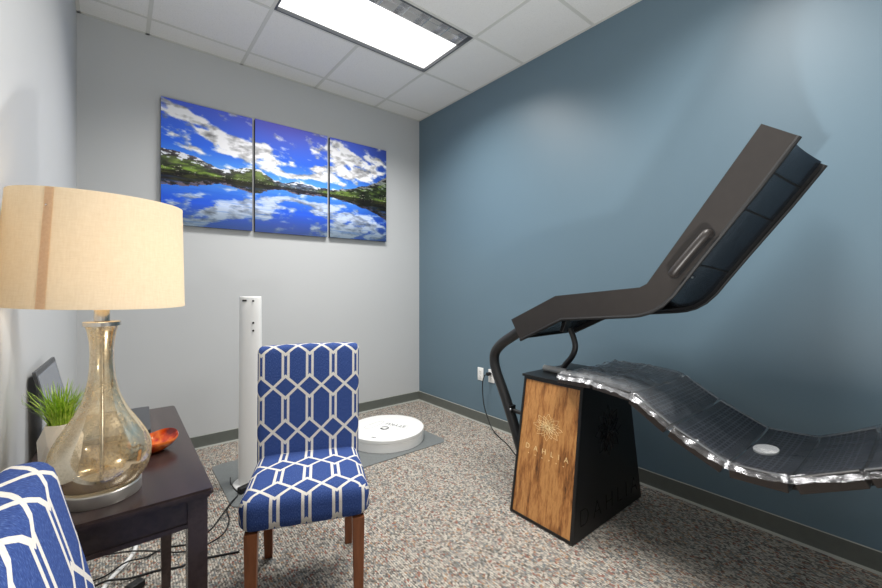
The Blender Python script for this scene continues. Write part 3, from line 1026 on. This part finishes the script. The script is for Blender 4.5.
# ------------------------------------------------------------------ scanner mat, column, turntable
bm = BM(); prism(bm, rrect(.495, 2.04, 2.44, 3.11, .055, 8), 'z', 0.0005, .005)
tag(obj('floor_mat', bm, 'mat'), 'thin grey rubber mat with rounded corners on the carpet, under the turntable', 'mat')
MZ = .005
t = thing('scanner_column', 'tall slim white body scanner column behind the lattice chair', 'body scanner', (.646, 2.69, MZ), math.radians(-13))
bm = BM(); lathe(bm, [(.098, 0), (.10, .002), (.10, .010), (.096, .014)], 56); obj('base_plate', bm, 'white_gloss', t, smooth=True)
def col_ring(k, z):   # D-shaped section, flat at the rear
    pts = []
    for i in range(40):
        a0 = 2 * PI * i / 40; x = .068 * k * math.copysign(abs(math.cos(a0)) ** .8, math.cos(a0)); y = .055 * k * math.copysign(abs(math.sin(a0)) ** .85, math.sin(a0))
        pts.append((x, y, z))
    return pts
bm = BM(); R_ = [[bm.verts.new(p) for p in col_ring(k, z)] for k, z in ((1.02, .014), (1.02, .02), (.92, 1.157), (.91, 1.165), (.89, 1.167))]
for A, B in zip(R_, R_[1:]):
    for i in range(40): bm.faces.new((A[i], A[(i + 1) % 40], B[(i + 1) % 40], B[i]))
bm.faces.new(R_[-1]); bm.faces.new(R_[0][::-1])
col = obj('column', bm, 'white_gloss', t, smooth=True, ang=.5)
for (x, z, r) in ((.014, 1.141, .0062), (.014, 1.006, .0062), (.014, .958, .0062), (.012, .08, .005)):
    bm = BM(); lathe(bm, [(r, 0), (r, .004)], 14); bmesh.ops.rotate(bm, verts=bm.verts, matrix=Matrix.Rotation(PI / 2, 3, 'X')); bmesh.ops.translate(bm, verts=bm.verts, vec=(x, -.0510, z))
    obj('camera_hole', bm, 'rubber', col)
obj('sensor_slot', box(BM(), -.046, -.022, -.0555, -.03, 1.139, 1.149), 'rubber', col)
bm = BM(); lathe(bm, [(.010, 0), (.010, .01)], 14, c=(-.072, -.03)); 
t2 = thing('turntable', 'round white body scanner turntable on the grey mat near the room corner', 'turntable', (1.69, 2.785, MZ))
bm = BM(); lathe(bm, [(.295, 0), (.298, .003), (.298, .062), (.295, .065), (.295, .067)], 96); obj('drum', bm, 'white_gloss', t2, smooth=True)
bm = BM(); lathe(bm, [(.295, .066), (.2975, .068), (.3, .071), (.3, .092), (.297, .0955), (.285, .0965)], 96); top = obj('platform', bm, 'white_gloss', t2, smooth=True)
ZT = .0966
def on_top(bm, ang, dx, dy): 
    bmesh.ops.rotate(bm, verts=bm.verts, matrix=Matrix.Rotation(ang, 3, 'Z')); bmesh.ops.translate(bm, verts=bm.verts, vec=(dx, dy, ZT)); return bm
ang = math.radians(115)
pieces('letter', on_top(text_mesh('STYKU', .055, .0004, 1.15), ang, .075, -.02), 'black_print', top)
bm = BM(); 
for a0, a1, r0, r1 in ((.4, 3.4, .018, .036), (3.7, 6.1, .024, .036)):
    prev = None
    for k in range(17):
        aa = a0 + (a1 - a0) * k / 16; cur = (bm.verts.new((r0 * math.cos(aa), r0 * math.sin(aa), 0)), bm.verts.new((r1 * math.cos(aa), r1 * math.sin(aa), 0)))
        if prev: bm.faces.new((prev[0], prev[1], cur[1], cur[0]))
        prev = cur
bmesh.ops.solidify(bm, geom=bm.faces[:], thickness=.0004)
pieces('emblem', on_top(bm, ang, -.03, -.02), 'black_print', top)
for s_ in (-1, 1):   # outlines of two foot positions
    bm = BM(); P_ = []
    for k in range(40):
        aa = 2 * PI * k / 40; P_.append((.105 * math.cos(aa), (.036 - .008 * math.cos(aa) + .004 * math.cos(2 * aa)) * math.sin(aa), .0003))
    tube(bm, P_ + [P_[0]], .0012, 6); obj('foot_outline', on_top(bm, ang - PI / 2 + s_ * .18, s_ * .13 * math.cos(ang - PI), s_ * .13 * math.sin(ang - PI) - .02), 'grey_print', top)
bm = BM(); box(bm, -.014, .014, -.005, .005, 0, .0008); box(bm, -.02, -.012, -.011, -.002, 0, .0008)
pieces('arrow_mark', on_top(bm, ang, -.20, -.135), 'black_print', top)
# small clamp at the turntable's side
t = thing('power_adapter', 'small black power adapter at the foot of the white column', 'adapter', (.585, 2.60, MZ), math.radians(20))
bm = BM(); box(bm, -.028, .045, -.02, .02, 0, .034, .004); obj('adapter_body', bm, 'rubber', t)
bm = BM(); tube(bm, [(-.028, 0, .016), (-.05, -.01, .03), (-.06, .03, .07), (-.045, .06, .09), (-.035, .075, .05), (-.03, .078, .035)], .003, 8, 6); obj('adapter_lead', bm, 'rubber', t, smooth=True)
t = thing('turntable_plug', 'small black and metal cable plug beside the turntable, behind the chair', 'plug', (1.33, 2.60, MZ))
bm = BM(); box(bm, -.012, .012, -.02, .02, 0, .022, .004); obj('plug_body', bm, 'rubber', t)
bm = BM(); tube(bm, [(.0, .02, .012), (.01, .045, .02), (.03, .06, .028)], .005, 8, 4); obj('metal_sleeve', bm, 'steel', t)

# ------------------------------------------------------------------ light therapy bed
BX0, BXc = 1.68, 2.03
bed = thing('light_therapy_bed', 'reclining black light therapy bed with wood-fronted base and raised canopy, by the blue wall', 'therapy bed', (BXc, 1.27, 0))
OFF = Vector((BXc, 1.27, 0))
def bobj(name, bm, mat, parent=None, **k):
    bmesh.ops.translate(bm, verts=bm.verts, vec=-OFF); return obj(name, bm, mat, parent or bed, **k)
b0 = [(1.685, 1.078), (2.385, 1.078), (2.385, 1.466), (1.685, 1.466)]
b1 = [(1.805, 1.096), (2.262, 1.096), (2.262, 1.462), (1.805, 1.462)]
HB = .728
bm = BM(); hexa(bm, [(x, y, .004) for x, y in b0], [(x, y, HB) for x, y in b1], .003); base = bobj('base_cabinet', bm, 'black')
def facept(s_, z, out=0.0):      # point on the wood front: s_ 0..1 from far side (+y) to near side
    q = (z - .004) / (HB - .004)
    y0 = 1.466 + (1.462 - 1.466) * q; y1 = 1.078 + (1.096 - 1.078) * q; x = 1.685 + .12 * q
    nl = math.hypot(1, .1657)
    return Vector((x - out / nl, y0 + (y1 - y0) * s_, z + out * .1657 / nl))
mg0, mg1 = .035, .022
bm = BM(); hexa(bm, [facept(mg0, .016, .0), facept(1 - mg1 - .02, .016, .0), facept(1 - mg1 - .02, .016, .006), facept(mg0, .016, .006)],
                [facept(mg0, .715, .0), facept(1 - mg1 - .02, .715, .0), facept(1 - mg1 - .02, .715, .006), facept(mg0, .715, .006)])
wood = bobj('wood_front', bm, 'acacia')
bm = BM()   # dark frame rails round the wood
def rail(sa, za, sb, zb_): hexa(bm, [facept(sa, za, -.002), facept(sb, za, -.002), facept(sb, za, .010), facept(sa, za, .010)], [facept(sa, zb_, -.002), facept(sb, zb_, -.002), facept(sb, zb_, .010), facept(sa, zb_, .010)])
rail(0.0, .004, mg0, HB); rail(1 - mg1 - .02, .004, 1.0, HB); rail(mg0, .004, 1 - mg1 - .02, .016); rail(mg0, .715, 1 - mg1 - .02, HB)
pieces('front_rail', bm, 'black', base, OFF)
bm = BM(); prism(bm, rrect(1.79, 2.275, 1.088, 1.478, .006, 2), 'z', HB, HB + .012); bobj('top_plate', bm, 'black', base)

# DAHLIA engraving on the wood: petals and letters as fine raised lines
def flower(bm, to3, r, w_):
    for ring, (npet, r0, r1, wd, ph) in enumerate(((8, .12, 1.0, .20, 0), (8, .10, .82, .17, PI / 8), (8, .06, .5, .11, 0))):
        for k in range(npet):
            a0 = 2 * PI * k / npet + ph; pts = []
            for j in range(13):
                q = j / 12 * 2; s_ = 1 if q <= 1 else -1; qq = q if q <= 1 else 2 - q
                rr = r * (r0 + (r1 - r0) * qq); off = s_ * r * wd * math.sin(PI * min(1, qq ** .8)) 
                if qq > .999: off = 0
                pts.append(to3(rr * math.cos(a0) - off * math.sin(a0), rr * math.sin(a0) + off * math.cos(a0)))
            tube(bm, pts, w_, 5)
def wood3(cs, cz, out): return lambda p, q: facept(cs + 1.35 * p / .37, cz + q, out)
bm = BM(); flower(bm, wood3(.49, .492, .0065), .068, .0008); bobj('flower_engraving', bm, 'gold_line', wood)
bm = BM()
L_ = text_mesh('DAHLIA', .038, .0006, 2.35, -.0003)
for v in L_.verts: v.co = facept(.50 + v.co.x / .37 * 1.0, .366 + v.co.y, .0064 + v.co.z)
pieces('letter', L_, 'gold_line', wood, OFF)
bm = BM()
for k in range(6): 
    s_ = .50 + (k - 2.5) * .115
    hexa(bm, [facept(s_ - .008, .331, .0058), facept(s_ + .008, .331, .0058), facept(s_ + .008, .331, .0068), facept(s_ - .008, .331, .0068)], [facept(s_ - .008, .335, .0058), facept(s_ + .008, .335, .0058), facept(s_ + .008, .335, .0068), facept(s_ - .008, .335, .0068)])
pieces('small_print', bm, 'gold_line', wood, OFF)
# the same emblem cut into the black side
def side3(x, z, out=0.0012): return Vector((x, 1.078 + .018 * (z / .728) - out, z))
bm = BM(); flower(bm, lambda p, q: side3(2.03 + p, .47 + q), .135, .0018); bobj('flower_cutout', bm, 'dark_line', base)
L_ = text_mesh('DAHLIA', .125, .001, 1.5, -.004)
for v in L_.verts: v.co = side3(2.035 + v.co.x, (.10 + v.co.y), .0008 + v.co.z)
pieces('cutout_letter', L_, 'dark_line', base, OFF)

# lounge: chain of flat light panels
PR = [(1.215, .776), (1.02, .781), (.83, .762), (.674, .664), (.48, .575), (.30, .584), (.13, .672), (-.05, .764), (-.23, .845)]
X0b, X1b = 1.742, 2.318
bmid = (X0b + X1b) / 2
TH = .040
lounge_bm = BM()
def seg_frame(i):
    (ya, za), (yb, zb_) = PR[i], PR[i + 1]
    d = Vector((0, yb - ya, zb_ - za)); Ls = d.length; d.normalize(); n_ = Vector((0, -d.z, d.y)); 
    if n_.z < 0: n_ = -n_
    return Vector((0, ya, za)), d, n_, Ls
for i in range(len(PR) - 1):
    o_, d, n_, Ls = seg_frame(i)
    g_ = .007
    P3 = lambda x, s_, h: Vector((x, 0, 0)) + o_ + d * s_ + n_ * h
    th = TH if i > 1 else .030
    bm = BM(); hexa(bm, [P3(X0b, g_, -th), P3(X1b, g_, -th), P3(X1b, Ls - g_, -th), P3(X0b, Ls - g_, -th)], [P3(X0b, g_, -.002), P3(X1b, g_, -.002), P3(X1b, Ls - g_, -.002), P3(X0b, Ls - g_, -.002)], .003)
    tray = bobj('panel_tray', bm, 'tray_side')
    bm = BM(); uvl = bm.loops.layers.uv.new('uv'); nx_ = 16; fr = .026
    def curve(x): return .012 * (abs(x - bmid) / ((X1b - X0b) / 2)) ** 4
    vs_ = [[bm.verts.new(P3(X0b + .010 + (X1b - X0b - .02) * k / nx_, s_, .001 + curve(X0b + .010 + (X1b - X0b - .02) * k / nx_))) for s_ in (g_ + fr, Ls - g_ - fr)] for k in range(nx_ + 1)]
    for k in range(nx_):
        f = bm.faces.new((vs_[k][0], vs_[k + 1][0], vs_[k + 1][1], vs_[k][1]))
        for L in f.loops:
            L[uvl].uv = (L.vert.co.x, (L.vert.co - o_).dot(d))
    bmesh.ops.solidify(bm, geom=bm.faces[:], thickness=.002)
    bobj('light_panel', bm, 'led', tray, smooth=False)
    bm = BM()
    for sa, sb in ((g_, g_ + fr), (Ls - g_ - fr, Ls - g_)):
        vs_ = [[bm.verts.new(P3(X0b + .004 + (X1b - X0b - .008) * k / nx_, s_, .0015 + curve(X0b + .004 + (X1b - X0b - .008) * k / nx_))) for s_ in (sa, sb)] for k in range(nx_ + 1)]
        for k in range(nx_): bm.faces.new((vs_[k][0], vs_[k + 1][0], vs_[k + 1][1], vs_[k][1]))
    bmesh.ops.solidify(bm, geom=bm.faces[:], thickness=.002)
    pieces('panel_border', bm, 'led_bar', tray, OFF)
    bm = BM(); tube(bm, [P3(X0b + .004, g_, .012), P3(X0b + .004, Ls - g_, .012)], .0045, 8); tube(bm, [P3(X1b - .004, g_, .012), P3(X1b - .004, Ls - g_, .012)], .0045, 8)
    pieces('edge_rod', bm, 'steel', tray, OFF, smooth=True)
# steel spine under the lounge, back to the base
bm = BM()
for x in (bmid - .14, bmid + .14):
    tube(bm, [(x, 1.15, .735), (x, 1.0, .722), (x, .84, .705), (x, .70, .625), (x, .50, .520), (x, .30, .525), (x, .12, .615), (x, -.15, .745)], .016, 10, 5)
pieces('spine_rail', bm, 'black', bed, OFF, smooth=True)
# oval seat mark
o_, d, n_, Ls = seg_frame(4)
bm = BM(); r_t = []; r_b = []
for k in range(40):
    aa = 2 * PI * k / 40; q = o_ + d * (.33 * Ls + .040 * math.sin(aa)) + Vector((bmid - .02 + .062 * math.cos(aa), 0, 0))
    r_t.append(bm.verts.new(q + n_ * .011)); r_b.append(bm.verts.new(q + n_ * .004))
bm.faces.new(r_t); bm.faces.new(r_b[::-1])
for k in range(40): bm.faces.new((r_t[k], r_t[(k + 1) % 40], r_b[(k + 1) % 40], r_b[k]))
bobj('oval_marker', bm, 'white_plastic')
# plastic film over the lounge
bm = BM(); NS, NX = 150, 44
lens = [seg_frame(i)[3] for i in range(len(PR) - 1)]; tot = sum(lens)
def along(s_):
    P = [Vector((0, y, z)) for y, z in PR]; acc = 0
    for i, L in enumerate(lens):
        if s_ <= acc + L or i == len(lens) - 1:
            q = (s_ - acc) / L; a_ = P[i] + (P[i + 1] - P[i]) * q; n_ = seg_frame(i)[2]; return a_, n_
        acc += L
sv = np.linspace(0, tot, NS); xv = np.linspace(-1, 1, NX)
SS, XX = np.meshgrid(sv, xv, indexing='ij')
W1 = fbm(SS * 9 + XX * 3 + 4, XX * 4 + 9 - SS * 4, 200, 4) - .5
W2 = np.abs(fbm(SS * 16 + XX * 2.5, XX * 5 + SS * 8, 300, 3) - .5)
wr = .010 + .018 * np.clip(W1, -.3, .5) + (.020 + .03 * np.exp(-(SS / .45) ** 2)) * (.12 - np.clip(W2, 0, .12)) * 1.4
grid = []
for a in range(NS):
    p0, n0 = along(min(tot, max(0, sv[a]))); p1, n1 = along(min(tot, sv[a] + .05)); p2, n2 = along(max(0, sv[a] - .05))
    n_ = (n0 + n1 + n2).normalized(); pc = (p0 * 2 + p1 + p2) / 4
    row = []
    for b in range(NX):
        xx = xv[b]; edge = max(0, abs(xx) - .88) / .12
        x = bmid + xx * ((X1b - X0b) / 2 + .010) + (edge > .7) * .006 * math.copysign(1, xx)
        hgt = wr[a, b] + .011 * abs(xx) ** 4 + .004 - edge ** 2 * .034
        row.append(bm.verts.new(Vector((x, 0, 0)) + pc + n_ * hgt))
    grid.append(row)
for a in range(NS - 1):
    for b in range(NX - 1): bm.faces.new((grid[a][b], grid[a + 1][b], grid[a + 1][b + 1], grid[a][b + 1]))
bobj('plastic_film', bm, 'film', smooth=True, ang=3)

# canopy: two bent side plates, a top skin and a concave glossy underside
KC = 1.78 / 1.7
def cs(pts): return [(y * KC, CAM_Z + (z - CAM_Z) * KC) for y, z in pts]
topP = [(1.548, 1.043), (1.247, 1.186), (.812, 1.232), (.782, 1.248), (.386, 1.816)]
botP = [(.289, 1.746), (.396, 1.593), (.534, 1.408), (.628, 1.279), (.680, 1.205), (.723, 1.160), (.768, 1.131), (.811, 1.116), (.850, 1.109), (.972, 1.096), (1.213, 1.072), (1.485, .936)]
outline = topP + botP
CX0, CX1 = 1.78, 2.30
canopy_bm = BM(); prism(canopy_bm, outline, 'x', CX0, CX0 + .012)
cano = bobj('canopy_side_plate', canopy_bm, 'brown_black')
bm = BM(); prism(bm, outline, 'x', CX1 - .012, CX1); bobj('canopy_side_plate', bm, 'black')
def strip_obj(name, path, x0, x1, th, mat, par, nx_=1, bow=0):
    bm = BM(); rows = []
    for i, (y, z) in enumerate(path):
        a_ = Vector(path[max(0, i - 1)] + (0,)); b_ = Vector(path[min(len(path) - 1, i + 1)] + (0,)); d_ = (b_ - a_).normalized(); nn = Vector((-d_.y, d_.x))
        row = []
        for k in range(nx_ + 1):
            q = -1 + 2 * k / nx_; h = bow * (1 - q * q)
            row.append(bm.verts.new((x0 + (x1 - x0) * k / nx_, y + nn.x * h, z + nn.y * h)))
        rows.append(row)
    for A, B in zip(rows, rows[1:]):
        for k in range(nx_): bm.faces.new((A[k], A[k + 1], B[k + 1], B[k]))
    bmesh.ops.solidify(bm, geom=bm.faces[:], thickness=th)
    return bobj(name, bm, mat, par, smooth=nx_ > 1)
strip_obj('canopy_top_skin', topP, CX0 + .012, CX1 - .012, .006, 'brown_black', None)
strip_obj('canopy_end_cap', [topP[0], botP[-1]], CX0 + .012, CX1 - .012, .006, 'brown_black', None)
# underside: long upper face (tip to elbow) bowed inwards, and the lower face
up = botP[:9]; lo = botP[8:]
inn = [(y + .006 * (1 if i < 5 else .3), z + .012) for i, (y, z) in enumerate(up)]
und = strip_obj('canopy_underside', inn, CX0 + .012, CX1 - .012, .004, 'acrylic_blue', None, 18, .045)
strip_obj('canopy_lower_underside', [(y, z + .014) for y, z in lo], CX0 + .012, CX1 - .012, .004, 'acrylic_blue', None, 4, -.006)
bm = BM()   # black edging along both lower rims
for x in (CX0 + .004, CX1 - .004):
    pp = []
    for i, (y, z) in enumerate(botP):
        a_ = Vector(botP[max(0, i - 1)]); b_ = Vector(botP[min(len(botP) - 1, i + 1)]); e_ = (b_ - a_).normalized()
        pp.append((x, y + e_.y * .006, z - abs(e_.x) * .006))
    pp = [(x, y - .006 * abs(q1 - p1) / max(1e-6, math.hypot(q0 - p0, q1 - p1)) * 1.0, z0) for (x, _, z0), (y, _z), (p0, p1), (q0, q1) in zip(pp, botP, [botP[0]] + botP[:-1], botP[1:] + [botP[-1]])]
    tube(bm, pp, .0085, 8)
pieces('rim_trim', bm, 'rubber', bed, OFF, smooth=True)
# joints between underside light panels
bm = BM()
for i, q in ((0, .62), (1, .4), (2, .9)):
    y = inn[i][0] + (inn[i + 1][0] - inn[i][0]) * q; z = inn[i][1] + (inn[i + 1][1] - inn[i][1]) * q
    d_ = (Vector(inn[i + 1]) - Vector(inn[i])).normalized(); nn = Vector((-d_.y, d_.x))
    pts = []
    for k in range(13):
        s_ = -1 + 2 * k / 12; h = .045 * (1 - s_ * s_); pts.append((CX0 + .02 + (CX1 - CX0 - .04) * k / 12, y + nn.x * h - abs(nn.x) * 0, z + nn.y * h))
    tube(bm, pts, .0045, 6)
pieces('panel_joint', bm, 'rubber', und, OFF)
bm = BM()
for i, q, k in ((0, .30, .3), (0, .62, .16), (1, .4, .25), (2, .9, .35), (3, .5, .5)):
    y = inn[i][0] + (inn[i + 1][0] - inn[i][0]) * q; z = inn[i][1] + (inn[i + 1][1] - inn[i][1]) * q
    d_ = (Vector(inn[i + 1]) - Vector(inn[i])).normalized(); nn = Vector((-d_.y, d_.x)); s_ = -1 + 2 * k; h = .042 * (1 - s_ * s_)
    bmesh.ops.create_icosphere(bm, subdivisions=2, radius=.006, matrix=Matrix.Translation((CX0 + .02 + (CX1 - CX0 - .04) * k, y + nn.x * h, z + nn.y * h)))
pieces('panel_screw', bm, 'steel', und, OFF, smooth=True)
# grab handle on the near plate
hp0, hp1 = (.668, 1.288), (.546, 1.440)
d_ = Vector((0, hp1[0] - hp0[0], hp1[1] - hp0[1])).normalized()
bm = BM(); A = Vector((CX0, *hp0)); B = Vector((CX0, *hp1)); o_ = Vector((-.034, 0, 0))
tube(bm, [A, A + o_ * .6, A + o_ + d_ * .02, B + o_ - d_ * .02, B + o_ * .6, B], .0165, 12, 6)
bobj('grab_handle', bm, 'brown_black', cano, smooth=True)
bm = BM(); hn = Vector((0, -d_.z, d_.y)); P_ = []
for k in range(28):
    aa = 2 * PI * k / 28; e_ = B if math.cos(aa) > 0 else A
    P_.append(e_ + d_ * .02 * math.cos(aa) + hn * .02 * math.sin(aa))
va = [bm.verts.new(p + Vector((-.003, 0, 0))) for p in P_]; vb_ = [bm.verts.new(p) for p in P_]
bm.faces.new(va); bm.faces.new(vb_[::-1])
for k in range(28): bm.faces.new((va[k], va[(k + 1) % 28], vb_[(k + 1) % 28], vb_[k]))
bobj('handle_plate', bm, 'black', cano)
# bent tube frame
for x in (1.86,):
    bm = BM()
    tube(bm, [(x, 1.40, 1.075), (x, 1.50, 1.005), (x, 1.59, .945), (x, 1.685, .885), (x, 1.745, .825), (x, 1.757, .765), (x, 1.735, .690), (x, 1.668, .560), (x, 1.595, .398), (x, 1.53, .24), (x, 1.49, .10), (x, 1.500, .031)], .031, 16, 6)
    bobj('frame_tube', bm, 'tube', smooth=True)
for x in (1.86,):
    bm = BM(); tube(bm, [(x, 1.44, .485), (x, 1.52, .485), (x, 1.615, .485)], .012, 10); box(bm, x - .02, x + .02, 1.60, 1.63, .455, .515)
    bobj('pivot_bracket', bm, 'black')
    bm = BM(); bmesh.ops.create_icosphere(bm, subdivisions=2, radius=.009, matrix=Matrix.Translation((x - .024, 1.60, .495))); bobj('pivot_bolt', bm, 'steel', smooth=True)
# curved support arm from the base top to the canopy
bm = BM(); xa = 1.97
tube(bm, [(xa, 1.335, .755), (xa, 1.315, .79), (xa, 1.27, .845), (xa, 1.250, .90), (xa, 1.262, .955), (xa, 1.285, 1.0)], .0155, 12, 6); arm = bobj('support_arm', bm, 'tube', smooth=True)
bm = BM(); box(bm, xa - .025, xa + .025, -.012, .012, -.06, .06, .004)
bmesh.ops.rotate(bm, verts=bm.verts, matrix=Matrix.Rotation(math.radians(18), 3, 'X')); bmesh.ops.translate(bm, verts=bm.verts, vec=(0, 1.305, 1.035)); bobj('arm_clamp', bm, 'black', arm)
bm = BM(); bmesh.ops.create_icosphere(bm, subdivisions=2, radius=.012, matrix=Matrix.Translation((xa - .028, 1.30, 1.06))); bobj('clamp_bolt', bm, 'steel', arm, smooth=True)
bm = BM(); tube(bm, [(1.955, 1.29, .757), (1.955, 1.445, .757)], .0175, 16); bobj('arm_hinge', bm, 'grey_plastic', arm, smooth=True)
for dx in (0.0,):
    bm = BM(); hexa(bm, [(1.93, 1.20, .741), (2.06, 1.20, .741), (2.06, 1.30, .741), (1.93, 1.30, .741)], [(1.945, 1.21, .772), (2.045, 1.21, .772), (2.045, 1.295, .772), (1.945, 1.295, .772)], .003); bobj('hinge_block', bm, 'black', arm)

# ------------------------------------------------------------------ floor cables
def cable(name, label, pts, r, mat, cat='cable', group=None):
    bm = BM(); tube(bm, pts, r, 8, 8); return tag(obj(name, bm, mat, smooth=True), label, cat, group)
fr_ = .0045
cable('white_cable', 'thick white cable curling over the carpet beneath the side table', [(-.15, 1.80, .009), (-.09, 2.0, .009), (-.03, 2.16, .009), (.03, 2.26, .009), (.065, 2.36, .009), (.05, 2.44, .009), (.0, 2.47, .009), (-.09, 2.50, .009)], .0085, 'white_plastic')
cable('black_cable', 'black cable from the chair side running left under the side table', [(.44, 2.03, fr_), (.36, 2.06, fr_), (.27, 2.09, fr_), (.21, 2.085, fr_), (.13, 2.12, fr_), (.04, 2.128, .009), (-.035, 2.142, .0245), (-.10, 2.152, .009), (-.16, 2.155, fr_)], fr_, 'rubber', group='black floor cables')
cable('black_cable', 'black cable from the column base looping along the carpet to the table leg', [(.545, 2.56, MZ + fr_ + .003), (.50, 2.50, .0165), (.45, 2.42, .0165), (.40, 2.35, .008), (.36, 2.30, fr_), (.28, 2.24, fr_), (.17, 2.28, fr_), (.10, 2.245, .010), (.03, 2.215, .0345), (-.04, 2.205, .012), (-.10, 2.215, fr_)], .0035, 'rubber', group='black floor cables')
cable('black_cable', 'thin black cable hooked round the mat corner, ending under the table', [(.52, 2.53, MZ + .004), (.47, 2.46, .0036), (.455, 2.33, .0036), (.40, 2.22, .0036), (.30, 2.18, .0036), (.22, 2.19, .011), (.13, 2.255, .020), (.05, 2.31, .0245), (-.03, 2.38, .008), (-.12, 2.43, .0036)], .0035, 'rubber', group='black floor cables')
t = thing('extension_plug', 'black plug block with grey prongs on the carpet under the side table', 'plug', (.055, 2.05, 0), math.radians(30))
bm = BM(); box(bm, -.03, .03, -.02, .02, 0.001, .03, .006); obj('plug_body', bm, 'rubber', t)
bm = BM(); tube(bm, [(-.03, 0, .016), (-.06, .02, .022), (-.085, .03, .02)], .006, 8, 4); obj('cord_end', bm, 'grey_plastic', t)
